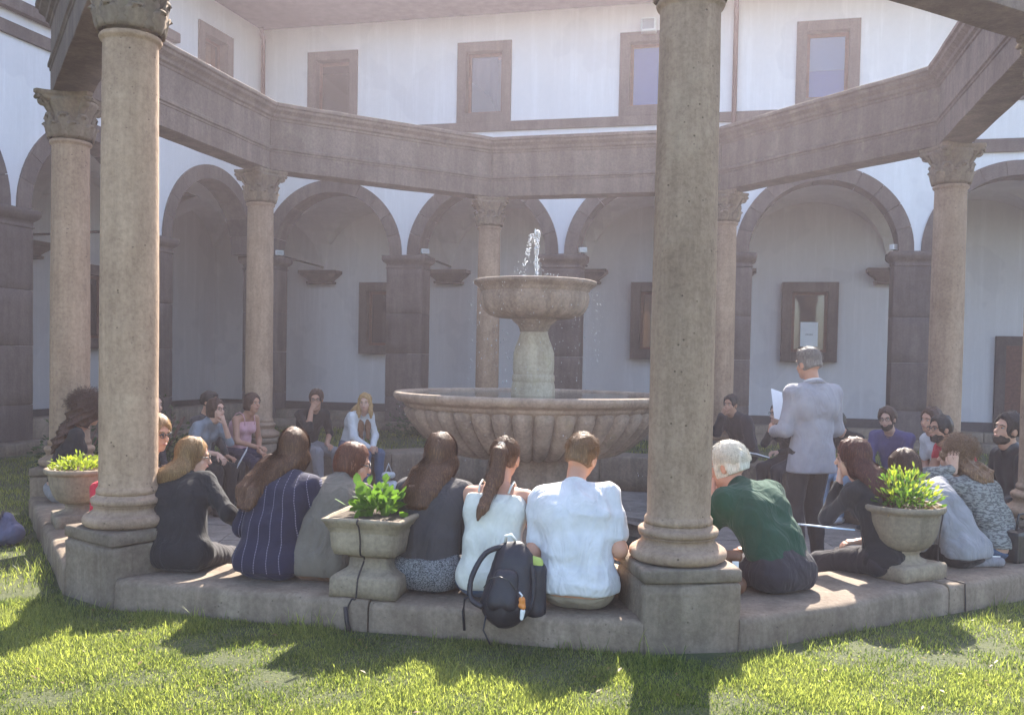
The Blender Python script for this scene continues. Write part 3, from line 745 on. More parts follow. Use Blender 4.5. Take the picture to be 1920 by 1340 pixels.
# ------------------------------------------------------------------ sculpting: signed distance fields meshed with surface nets
f32 = np.float32
def A3(v): return np.array(v, dtype=f32)
def cap(a, b, ra, rb=None, ax=None, sc=1.0):
    """tapered capsule, optionally squashed by sc along unit axis ax"""
    a = A3(a); b = A3(b); rb = ra if rb is None else rb
    axv = None if ax is None else A3(ax)/np.linalg.norm(ax)
    m = max(ra, rb)
    lo = np.minimum(a, b)-m; hi = np.maximum(a, b)+m
    def f(p):
        q = p-a; d = b-a
        if axv is not None:
            q = q+np.outer(q@axv*(1/sc-1), axv); d = d+(d@axv)*(1/sc-1)*axv
        L = float(d@d)+1e-9; t = np.clip(q@d/L, 0, 1); r = ra+(rb-ra)*t
        e = np.sqrt(((q-t[:, None]*d)**2).sum(1))-r
        return e*(sc if axv is not None and sc < 1 else 1)
    return f, lo, hi
def ell(c, r, R=None):
    c = A3(c); r = A3(r); m = float(max(r)); R = None if R is None else np.array(R, dtype=f32)
    def f(p):
        q = p-c
        if R is not None: q = q@R
        k0 = np.sqrt(((q/r)**2).sum(1)); k1 = np.sqrt(((q/(r*r))**2).sum(1))+1e-6
        return k0*(k0-1)/k1
    return f, c-m, c+m
def sdf(prims, k, cuts=(), carve=()):
    def F(p):
        d = None
        for f, lo, hi in prims:
            e = f(p)
            if d is None: d = e
            else:
                h = np.clip(.5+.5*(d-e)/k, 0, 1); d = d+(e-d)*h-k*h*(1-h)
        for f, lo, hi in carve:
            e = -f(p); kk = k*.5; h = np.clip(.5-.5*(d-e)/kk, 0, 1); d = d+(e-d)*h+kk*h*(1-h)
        return d
    def C_(p, d):                       # trims: keep the side the normal points away from
        for o, n in cuts: d = np.maximum(d, (p-A3(o))@A3(n))
        return d
    F.trim = C_
    lo = np.min([q[1] for q in prims], 0)-k*.3; hi = np.max([q[2] for q in prims], 0)+k*.3
    return F, lo, hi
def nets(F, lo, hi, h, disp=None):
    lo = lo-2*h; n = np.ceil((hi+2*h-lo)/h).astype(int)+1
    gx, gy, gz = [np.arange(m, dtype=f32)*h for m in n]
    P = np.stack(np.meshgrid(gx, gy, gz, indexing='ij'), -1).reshape(-1, 3)+lo.astype(f32)
    D = F(P)
    if disp is not None:
        near = np.abs(D) < h*4
        D[near] = D[near]+disp(P[near])
    if hasattr(F, 'trim'): D = F.trim(P, D)
    D = D.reshape(n)
    S = D < 0
    nx, ny, nz = n-1
    cnt = np.zeros((nx, ny, nz), f32); acc = np.zeros((nx, ny, nz, 3), f32)
    for axis in range(3):
        others = [i for i in range(3) if i != axis]
        sl0 = [slice(None)]*3; sl1 = [slice(None)]*3; sl0[axis] = slice(0, -1); sl1[axis] = slice(1, None)
        d0 = D[tuple(sl0)]; d1 = D[tuple(sl1)]; cr = (d0 < 0) != (d1 < 0)
        t = np.where(cr, d0/np.where(cr, d0-d1, 1), 0).astype(f32)
        for a in (0, 1):
            for b in (0, 1):
                s = [slice(None)]*3
                s[others[0]] = slice(a, n[others[0]]-1+a); s[others[1]] = slice(b, n[others[1]]-1+b)
                c = cr[tuple(s)]; tt = t[tuple(s)]
                cnt += c; acc[..., axis] += c*tt; acc[..., others[0]] += c*a; acc[..., others[1]] += c*b
    act = cnt > 0; idx = -np.ones(act.shape, np.int32); ii = np.argwhere(act); idx[act] = np.arange(len(ii))
    V = lo+(ii+acc[act]/cnt[act][:, None])*h
    quads = []
    for axis in range(3):
        o1, o2 = [(1, 2), (2, 0), (0, 1)][axis]
        sl0 = [slice(None)]*3; sl1 = [slice(None)]*3; sl0[axis] = slice(0, -1); sl1[axis] = slice(1, None)
        s0 = S[tuple(sl0)]; s1 = S[tuple(sl1)]; e = np.argwhere(s0 != s1)
        e = e[(e[:, o1] > 0) & (e[:, o2] > 0) & (e[:, o1] < n[o1]-1) & (e[:, o2] < n[o2]-1)]
        if not len(e): continue
        def g(a, b):
            q = e.copy(); q[:, o1] -= a; q[:, o2] -= b; return idx[q[:, 0], q[:, 1], q[:, 2]]
        q = np.stack([g(1, 1), g(0, 1), g(0, 0), g(1, 0)], 1)
        flip = ~s0[e[:, 0], e[:, 1], e[:, 2]]; q[flip] = q[flip][:, ::-1]
        quads.append(q)
    Q = np.concatenate(quads) if quads else np.zeros((0, 4), int)
    Q = Q[(Q >= 0).all(1)]
    return V.astype(f32), Q
def joined(name, parts, mat, parent=None):
    V = []; Q = []; b = 0
    for v, q in parts: V.append(v); Q.append(q+b); b += len(v)
    me = mesh_np(name, np.concatenate(V), np.concatenate(Q)); return link(name, me, mat, parent)
def folds(seed, amp, freq=16.0, stretch=(1, 1, .6)):
    r = np.random.default_rng(seed); K = r.normal(size=(5, 3))*np.array(stretch)*freq; K2 = r.normal(size=(5, 3))*9; ph = r.uniform(0, 6.28, 10)
    def f(p):
        d = 0
        for i in range(5): d = d+(1-np.abs(np.sin(p@K[i].astype(f32)*.5+ph[i]+1.1*np.sin(p@K2[i].astype(f32)+ph[5+i]))))**2*(amp*.55)
        return -(d-amp*.7)
    return f

# ------------------------------------------------------------------ people
SKIN = {}
def skin_mat(col):
    k = 'skin_%d' % int(col[0]*1000)
    if k in SKIN: return SKIN[k]
    m, n, l, p = nmat(k); v = tex_coord(n, l); f = noise_node(n, l, v, 14, 4, .6)
    c = ramp(n, l, f, [(.3, (col[0]*.92, col[1]*.82, col[2]*.8)), (.7, col)]); l.new(c, p.inputs['Base Color'])
    p.inputs['Roughness'].default_value = .5; p.inputs['Subsurface Weight'].default_value = .12; p.inputs['Subsurface Radius'].default_value = (.02, .008, .004); p.inputs['Subsurface Scale'].default_value = .5
    p.inputs['Specular IOR Level'].default_value = .35
    SKIN[k] = m; return m
def hair_mat(name, col, col2=None):
    m, n, l, p = nmat(name); v = tex_coord(n, l, (1, 1, .12)); f = noise_node(n, l, v, 160, 3, .7)
    c2 = col2 or tuple(min(1, x*1.9+.01) for x in col)
    c = ramp(n, l, f, [(.3, tuple(x*.6 for x in col)), (.52, col), (.72, c2)]); l.new(c, p.inputs['Base Color'])
    p.inputs['Roughness'].default_value = .5; p.inputs['Specular IOR Level'].default_value = .3; p.inputs['Sheen Weight'].default_value = .03
    p.inputs['Sheen Tint'].default_value = (*[min(1, x*2+.1) for x in c2], 1)
    bump(n, l, p, f, .5, .006); return m
SK_A = (.52, .31, .22); SK_B = (.46, .26, .175); SK_C = (.58, .37, .28)
def nrm(v): v = np.array(v, float); return v/np.linalg.norm(v)
def rotx(a): c, s = math.cos(a), math.sin(a); return np.array([[1, 0, 0], [0, c, -s], [0, s, c]])   # +a tilts back (y->z)
def roty(a): c, s = math.cos(a), math.sin(a); return np.array([[c, 0, s], [0, 1, 0], [-s, 0, c]])
def rotz(a): c, s = math.cos(a), math.sin(a); return np.array([[c, -s, 0], [s, c, 0], [0, 0, 1]])
def ik(S, T, l1, l2, hint):
    S = np.array(S, float); T = np.array(T, float); d = T-S; L = np.linalg.norm(d); L2 = min(L, (l1+l2)*.995); d = d/L; T = S+d*L2
    a = (l1*l1-l2*l2+L2*L2)/(2*L2); h = math.sqrt(max(0, l1*l1-a*a)); hp = np.array(hint, float); hp = hp-d*(hp@d); hp = hp/np.linalg.norm(hp)
    return S+d*a+hp*h, T
def hand_parts(W, dr, nr, side, h, curl=.5, spread=.0):
    """W wrist, dr finger direction, nr palm normal, side +1 right hand / -1 left"""
    dr = nrm(dr); nr = np.array(nr, float); nr = nrm(nr-dr*(nr@dr)); sd_ = np.cross(dr, nr)*side
    pr = [cap(W-dr*.02, W+dr*.02, .024, .026, nr, .75)]
    for i, o in enumerate((-.03, -.011, .009, .028)):
        pr.append(cap(W+dr*.012+sd_*o*.5, W+dr*.085+sd_*o, .014, .0115))
    pa = sdf(pr, .012)
    out = [nets(*pa, h)]
    L = (.068, .08, .075, .06); fp = []
    for i, o in enumerate((-.032, -.0115, .0095, .029)):     # index .. little
        b = W+dr*.082+sd_*o; ang = .12+curl*.5; r = .0092-.0006*i; pts = [b]
        dd = dr+sd_*(o*spread*12)
        for s, f in enumerate((.46, .3, .24)):
            a = ang+s*curl*.85; v = dd*math.cos(a)+nr*math.sin(a); pts.append(pts[-1]+nrm(v)*L[i]*f)
        fp.append(sdf([cap(pts[0]-dr*.012, pts[1], r*1.08, r), cap(pts[1], pts[2], r, r*.93), cap(pts[2], pts[3], r*.93, r*.8)], .003))
    tb = W+dr*.022-sd_*.026; t1 = tb+nrm(dr*.75-sd_*.6+nr*.35)*.042; t2 = t1+nrm(dr*.85-sd_*.15+nr*(.2+curl*.5))*.034
    fp.append(sdf([cap(tb-dr*.01+sd_*.01, t1, .015, .0115), cap(t1, t2, .0112, .009)], .004))
    for q in fp: out.append(nets(*q, h))
    return out
class Body: pass
def pose(sp):
    B = Body(); g = sp.get
    lean = math.radians(g('lean', 8)); hunch = math.radians(g('hunch', 18)); sl = math.radians(g('side', 0)); tw = math.radians(g('twist', 0))
    sit = g('sit', True); fem = g('fem', False); sw = g('sw', .165 if fem else .188)
    B.fem = fem; B.sit = sit
    B.pel = np.array([0, 0, .105]) if sit else np.array([0, 0, .93])
    def R(a): return rotx(-a)
    tilt = roty(sl)
    B.wai = B.pel+tilt@R(lean)@np.array([0, 0, .165])
    R2 = rotz(tw*.5)@tilt@R(lean+hunch*.5); B.che = B.wai+R2@np.array([0, -.012, .18])
    R3 = rotz(tw)@tilt@R(lean+hunch); B.nb = B.che+R3@np.array([0, .0, .165]); B.R2 = R2; B.R3 = R3
    B.sh = [B.che+R3@np.array([s*sw, .008, .098+g('shrug', 0)]) for s in (-1, 1)]
    hy, hp, hr = [math.radians(a) for a in g('head', (0, 0, 0))]      # yaw (left +), pitch (down +), roll
    B.HR = rotz(hy)@rotx(-hp)@roty(hr)
    nd = nrm(R3@np.array([0, .25, 1])+B.HR@np.array([0, .15, 0])); B.hb = B.nb+nd*.085; B.hc = B.hb+B.HR@np.array([0, .018, .092])
    B.hip = [B.pel+np.array([s*.088, .01, -.01]) for s in (-1, 1)]
    fz = g('floor', -.44)
    if sit:
        kn = g('knees', ((-.13, .44, .04), (.13, .44, .04))); an = g('ankles', ((-.12, .42, fz+.09), (.12, .42, fz+.09)))
        B.kn = []; B.an = []
        for i in (0, 1):
            k, a = ik(B.hip[i], an[i], .43, .42, (kn[i][0]*.5, .6, 1)); B.kn.append(k); B.an.append(a)
    else:
        an = g('ankles', ((-.11, -.02, .085), (.11, .03, .085))); B.kn = []; B.an = []
        for i in (0, 1):
            k, a = ik(B.hip[i], an[i], .43, .42, (0, 1, 0)); B.kn.append(k); B.an.append(a)
    arms = g('arms', (('knee',), ('knee',))); B.el = []; B.wr = []; B.hd = []; B.hn = []; B.curl = []
    for i, s in enumerate((-1, 1)):
        S = B.sh[i]; A = arms[i]; m = A[0]; curl = .5
        if m == 'knee': T = (B.hip[i]*.35+B.kn[i]*.65)+np.array([-s*.02, 0, .085]); hint = (s*.6, -.4, -.6); dr = (-s*.15, 1, -.25); nr = (0, 0, -1)
        elif m == 'lap': T = (B.hip[i]*.6+B.kn[i]*.4)+np.array([-s*.1, .02, .11]); hint = (s*.8, -.3, -.6); dr = (-s*.8, .7, -.1); nr = (0, 0, -1)
        elif m == 'clasp': T = (B.kn[i]*.9+B.hip[i]*.1)*np.array([.3, 1, 1])+np.array([0, 0, .08]); hint = (s*.8, -.2, -.6); dr = (-s*.6, .8, -.1); nr = (-s, 0, -.4); curl = .9
        elif m == 'chin': T = B.hc+B.HR@np.array([s*.035, .085, -.165]); hint = (s*.35, .2, -1); dr = B.HR@np.array([-s*.35, .05, .9]); nr = B.HR@np.array([-s*.4, -1, .1]); curl = 1.15
        elif m == 'mouth': T = B.hc+B.HR@np.array([s*.045, .125, -.13]); hint = (s*.35, .2, -1); dr = B.HR@np.array([-s*.45, .02, .9]); nr = B.HR@np.array([-s*.3, -1, 0]); curl = .75
        elif m == 'cross': T = B.che+R2@np.array([-s*.06, .17, -.07]); hint = (s, -.2, -.6); dr = (-s, .2, .1); nr = (0, -1, 0)
        elif m == 'bench': T = np.array([s*(.24), A[1] if len(A) > 1 else .05, .03]); hint = (s*.6, -.8, .1); dr = (s*.2, .9, -.1); nr = (0, 0, -1); curl = .2
        elif m == 'to': T = np.array(A[1]); hint = A[2] if len(A) > 2 else (s*.6, -.4, -.6); dr = A[3] if len(A) > 3 else (0, 1, 0); nr = A[4] if len(A) > 4 else (0, 0, -1); curl = A[5] if len(A) > 5 else .6
        elif m == 'side': T = S+np.array([s*.07, .03, -.54]); hint = (s*.3, -1, 0); dr = (0, .1, -1); nr = (-s, 0, 0); curl = .4
        e, T = ik(S, T, .285, .255, hint); B.el.append(e); B.wr.append(T); B.hd.append(nrm(dr)); B.hn.append(np.array(nr, float)); B.curl.append(curl)
    return B
def torso_prims(B, g, full=True):
    """g = inflate"""
    f = B.fem; fw = B.R2@np.array([0, 1., 0]); fw3 = B.R3@np.array([0, 1., 0]); x3 = B.R3@np.array([1., 0, 0]); x2 = B.R2@np.array([1., 0, 0])
    P = []
    P.append(cap(B.wai-x2*.045-fw*.0, B.wai+x2*.045, (.085 if f else .1)+g, None, fw, .9))
    P.append(cap(B.che-x3*.075+np.array([0, 0, -.01]), B.che+x3*.075+np.array([0, 0, -.01]), (.09 if f else .105)+g, None, fw3, .92))
    up = B.R3@np.array([0, -.004, .055])
    P.append(cap(B.che-x3*.085+up, B.che+x3*.085+up, (.075 if f else .086)+g, None, fw3, .88))
    for i in (0, 1): P.append(cap(B.sh[i], B.nb-B.R3@np.array([0, 0, .03]), .044+g, .05+g*.5))
    if f:
        for s in (-1, 1): P.append(ell(B.che+x3*s*.075+fw3*.085+np.array([0, 0, .0]), (.055+g, .05+g, .055+g)))
    return P
def hip_prims(B, g):
    P = [cap(B.pel-np.array([.065, 0, 0]), B.pel+np.array([.065, 0, 0]), (.115 if B.fem else .108)+g, None, (0, 1, 0), .95)]
    if B.sit:
        P.append(cap(B.pel+np.array([-.075, -.012, -.015]), B.pel+np.array([.075, -.012, -.015]), .105+g, None, (0, 0, 1), .86))
    P.append(cap(B.pel, B.wai, .1+g, .088+g, (0, 1, 0), .85)); return P
def arm_prims(B, i, g, upto=1.0, part=2):
    S, E, Wr = B.sh[i], B.el[i], B.wr[i]; P = []; k = .88 if B.fem else 1.0
    if upto <= 1.0: P.append(cap(S, S+(E-S)*upto, .053*k+g, (.053-.013*upto)*k+g))
    else:
        P.append(cap(S, E, .053*k+g, .04*k+g)); P.append(cap(E, E+(Wr-E)*(upto-1), .041*k+g, .03*k+g))
    return P
def leg_prims(B, i, g, upto=2.0):
    H, K, A = B.hip[i], B.kn[i], B.an[i]; P = []
    P.append(cap(H, H+(K-H)*min(1, upto), .085+g, (.085-.027*min(1, upto))+g))
    if upto > 1:
        t = upto-1; P.append(cap(K, K+(A-K)*t, .056+g, .056-.018*t+g)); P.append(cap(K+(A-K)*.15+np.array([0, -.012, 0]), K+(A-K)*.5+np.array([0, -.012, 0]), .05+g, .046+g))
    return P
def head_field(B, grow=0.0):
    c = B.hc; R = B.HR
    T = lambda x, y, z: c+R@np.array([x, y, z])
    P = [ell(T(0, -.012, .02), (.077+grow, .096+grow, .098+grow), R), ell(T(0, .022, -.045), (.06+grow, .068+grow, .075+grow), R)]
    return P, T
def person(sp):
    B = pose(sp); g = sp.get; h = g('res', .012); hf = h*.5; hh = .0048 if h < .013 else .0062
    seed = g('seed', 1)
    body = []
    P = torso_prims(B, -.004)+hip_prims(B, -.004)
    for i in (0, 1): P += arm_prims(B, i, -.001, 2.0)+leg_prims(B, i, -.004)
    P.append(cap(B.nb-np.array([0, 0, .02]), B.hb, .055, .05))
    F = sdf(P, .028); body.append(nets(*F, h))
    # head
    HP, T = head_field(B); R = B.HR
    HP += [ell(T(0, .055, -.095), (.03, .03, .026), R), cap(T(0, .088, .0), T(0, .108, -.034), .0085, .0125), ell(T(0, .082, -.062), (.024, .016, .014), R), cap(T(-.03, .075, .022), T(.03, .075, .022), .013),
           cap(B.hb-R@np.array([0, .0, .03]), T(0, -.02, -.07), .05, .05)]
    for s in (-1, 1): HP += ([] if g('hair') in ('long', 'curly') else [ell(T(s*.078, -.005, -.012), (.009, .02, .032), R)])+[ell(T(s*.04, .055, -.035), (.022, .02, .022), R)]
    HP.append(cap(B.nb-np.array([0, 0, .0]), T(0, -.02, -.07), .052, .05))
    car = [ell(T(s*.031, .093, .002), (.017, .016, .013), R) for s in (-1, 1)]
    F = sdf(HP, .014, carve=car); body.append(nets(*F, hf))
    for i, s in ((0, -1), (1, 1)):
        if g('hands', (1, 1))[i]: body += hand_parts(B.wr[i], B.hd[i], B.hn[i], s, hh, B.curl[i])
    root = joined('person', body, skin_mat(g('skin', SK_A)))
    root.location = g('loc'); root.rotation_euler.z = g('rz'); root.scale = (g('scale', .93),)*3
    tag(root, g('label'), 'person')
    # eyes, brows, lips
    if g('face', False):
        eyes = [sdf([ell(T(s*.031, .079, .002), (.0115, .0125, .007), R)], .01) for s in (-1, 1)]
        em = M['eye_white']; 
        for e in eyes: joined('eye', [nets(*e, .004)], em, root)
        for s in (-1, 1):
            ir = sdf([ell(T(s*.031, .0885, .002), (.0055, .004, .0055), R)], .01); joined('iris', [nets(*ir, .0022)], M['iris'], root)
            V, F_ = tube_vf([tuple(T(s*x_, y_, z_)) for x_, y_, z_ in ((.013, .094, .018), (.03, .092, .025), (.05, .078, .019))], [.0028, .0038, .0022], 6); link('eyebrow', mesh_np('eyebrow', V, F_), sp['hairm'], root)
        V, F_ = tube_vf([tuple(T(x_, y_, z_)) for x_, y_, z_ in ((-.024, .084, -.063), (-.01, .096, -.06), (0, .098, -.062), (.01, .096, -.06), (.024, .084, -.063))], [.002, .0055, .006, .0055, .002], 8); link('lips', mesh_np('lips', V, F_), M['lips'], root)
    # clothes
    fa = g('fold', .006)*1.7
    top = g('top'); gi = g('loose', .012)
    if top:
        sl = g('sleeve', 2.0); P = torso_prims(B, gi)
        drop = g('hem', .0)                                       # how far the garment reaches below the waist
        x2_ = B.R2@np.array([1., 0, 0]); st_ = g('straight', .055)
        for s in (-1, 1):
            P.append(cap(B.che+x2_*s*.07, B.wai+x2_*s*st_, .092+gi, .09+gi, B.R2@np.array([0, 1., 0]), .92))
            P.append(cap(B.wai+x2_*s*st_, B.pel+np.array([s*.062, -.005, 0]), .09+gi, .106+gi, (0, 1, 0), .95))
        if B.sit and g('skirted', False):
            P.append(cap(B.pel+np.array([-.078, -.014, -.01]), B.pel+np.array([.078, -.014, -.01]), .112+gi, None, (0, 0, 1), .92))
        cuts = [((0, 0, B.pel[2]+g('hemz', -.02)), (0, 0, -1))]
        if sl > 0:
            for i in (0, 1): P += arm_prims(B, i, gi*.75, sl if sl <= 1 else min(sl, 1.93))
        if g('collar'): P.append(cap(B.nb-B.R3@np.array([0, .0, .03]), B.nb+B.R3@np.array([0, .01, .022]), .064+gi*.5, .06+gi*.3))
        if sl > 0 and not g('collar'):
            V, F_ = tube_vf([tuple(B.nb+B.R3@np.array([.066*math.cos(a), .006+.06*math.sin(a), -.004-.02*math.sin(a)])) for a in [2*PI*i/20 for i in range(21)]], .0075, 6); link('neck_band', mesh_np('neck_band', V, F_), top, root)
        if sl == 0:                                           # sleeveless: cut the top off below the shoulders
            cc = B.che+B.R3@np.array([0, -.02, g('strapz', .075)]); cuts.append((cc, B.R3@np.array([0, -.25, 1])))
            P = [q for j, q in enumerate(P) if j not in (3, 4)]; cuts[0] = ((0, 0, B.pel[2]+g('hemz', -.02)), (0, 0, -1))
        F = sdf(P, g('k', .034), cuts); 
        joined(g('topname', 'shirt'), [nets(*F, h, folds(seed, fa))], top, root)
        if sl == 0:
            for s in (-1, 1):
                pts = [tuple(B.che+B.R3@np.array([s*x_, y_, z_])) for x_, y_, z_ in ((.085, -.105, .07), (.09, -.09, .12), (.092, -.045, .168), (.09, .01, .175), (.085, .06, .14), (.08, .1, .07))]
                link('strap', tube('strap', pts, .006, 6), top, root)
    if g('over'):
        P = [cap(B.wai, B.pel, .115, .125, (0, 1, 0), .95), cap(B.pel+np.array([-.078, -.014, -.01]), B.pel+np.array([.078, -.014, -.01]), .138, None, (0, 0, 1), .92)]
        P += [cap(B.wai+np.array([s*.05, 0, 0]), B.pel+np.array([s*.06, 0, 0]), .112, .122) for s in (-1, 1)]
        F = sdf(P, .04, [(B.wai+np.array([0, 0, g('overz', .03)]), (0, -.3, 1)), ((0, 0, .004), (0, 0, -1)), (B.pel+np.array([0, .06, 0]), (0, 1, 0))]); joined('tied_sweater', [nets(*F, h, folds(seed+8, .008))], g('over'), root)
    bot = g('bottom')
    if bot:
        P = hip_prims(B, .012)
        for i in (0, 1): P += leg_prims(B, i, .012, g('leg', 1.96))
        F = sdf(P, .03, [((0, 0, B.pel[2]+(.03 if g('skirted') else .115)), (0, -.8 if B.sit else 0, 1))]); joined(g('botname', 'trousers'), [nets(*F, h*1.1, folds(seed+5, .005))], bot, root)
    for i, s in ((0, -1), (1, 1)):
        a = B.an[i]; ff = g('footdir', ((-.12, 1, 0), (.12, 1, 0)))[i]; d = nrm(ff); b = a+np.array([0, 0, -.05]); lift = 0
        F = sdf([cap(b-d*.045, b+d*.09, .034, .038, (0, 0, 1), .85), cap(b+d*.09, b+d*.155, .038, .028, (0, 0, 1), .75), cap(a, b, .042, .04)], .015, [((0, 0, a[2]-.085), (0, 0, -1))])
        joined('shoe', [nets(*F, .008)], g('shoe', M['black_plastic']), root)
    hair(sp, B, T, root, seed, h)
    if g('glasses'): glasses(T, root, g('glasses'))
    if g('beard'):
        F = sdf([ell(T(0, .028, -.072), (.0615, .068, .056), R), ell(T(0, .06, -.1), (.036, .034, .03), R)], .015, carve=[ell(T(0, .1, -.03), (.036, .05, .026), R), ell(T(0, .105, -.062), (.026, .03, .012), R)], cuts=[(T(0, 0, -.034), R@np.array([0, -.2, 1])), (T(0, -.012, 0), R@np.array([0, -1, 0]))])
        joined('beard', [nets(*F, .007, folds(seed, .006, 90))], M['beard'], root)
    return root, B, T
def glasses(T, root, mat):
    for s in (-1, 1):
        pts = [tuple(T(s*.033+.023*math.cos(a), .104-.004*abs(math.cos(a)), .0+.018*math.sin(a))) for a in [2*PI*i/14 for i in range(15)]]
        link('glasses_rim', tube('glasses_rim', pts, .0024, 5), M['black_plastic'], root)
        link('temple', tube('temple', [tuple(T(s*.056, .1, .006)), tuple(T(s*.078, .05, .008)), tuple(T(s*.082, -.01, .004))], .0024, 5), M['black_plastic'], root)
        if mat == 'sun':
            F = sdf([ell(T(s*.033, .103, 0), (.024, .004, .019), None)], .01); joined('sun_lens', [nets(*F, .003)], M['sun_lens'], root)
    link('glasses_bridge', tube('glasses_bridge', [tuple(T(-.011, .103, .004)), tuple(T(0, .107, .006)), tuple(T(.011, .103, .004))], .0022, 5), M['black_plastic'], root)
def strand_mesh(F, starts, dirs, n, step, off, seed, w, curl=0.0, grav=.9, stopz=None):
    """ribbons that flow over a field F by following its surface, pulled by gravity"""
    r = np.random.default_rng(seed); P = starts.astype(f32).copy(); D = dirs.astype(f32).copy(); m = len(P); path = [P.copy()]
    offs = off*(.4+r.random(m)).astype(f32); G = np.array([0, 0, -1], f32)
    W = r.normal(size=(m, 3)).astype(f32)
    alive = np.ones(m, bool)
    for s in range(n):
        e = .004; d0 = F(P); N = np.stack([F(P+np.array(v, f32)*e)-F(P-np.array(v, f32)*e) for v in ((1, 0, 0), (0, 1, 0), (0, 0, 1))], 1)
        N = N/(np.linalg.norm(N, axis=1, keepdims=True)+1e-6)
        D = D*(1-grav*.35)+G*grav*.35+W*.06+curl*np.sin(s*1.3+W*9); D = D-N*(D*N).sum(1, keepdims=True)*(d0 < .02)[:, None]
        D = D/(np.linalg.norm(D, axis=1, keepdims=True)+1e-6)
        P = P+D*step; d0 = F(P)
        corr = np.where(d0 < .03, (offs-d0)*.8, 0); P = P+N*corr[:, None]
        path.append(P.copy())
    path = np.stack(path, 1); L = path.shape[1]
    wv = w*(.5+r.random(m)); tang = np.gradient(path, axis=1); ref = path-np.mean(path, axis=(0,))[None]; side = np.cross(tang, ref+1e-4); side /= (np.linalg.norm(side, axis=2, keepdims=True)+1e-6)
    tap = np.sin(np.linspace(.35, PI*.97, L))[None, :, None]
    a = path-side*(wv[:, None, None]*tap); b = path+side*(wv[:, None, None]*tap)
    V = np.stack([a, b], 2).reshape(-1, 3); base = (np.arange(m)*L*2)[:, None]; j = np.arange(L-1)*2
    Q = np.stack([base+j, base+j+1, base+j+3, base+j+2], -1).reshape(-1, 4)
    return V.astype(f32), Q
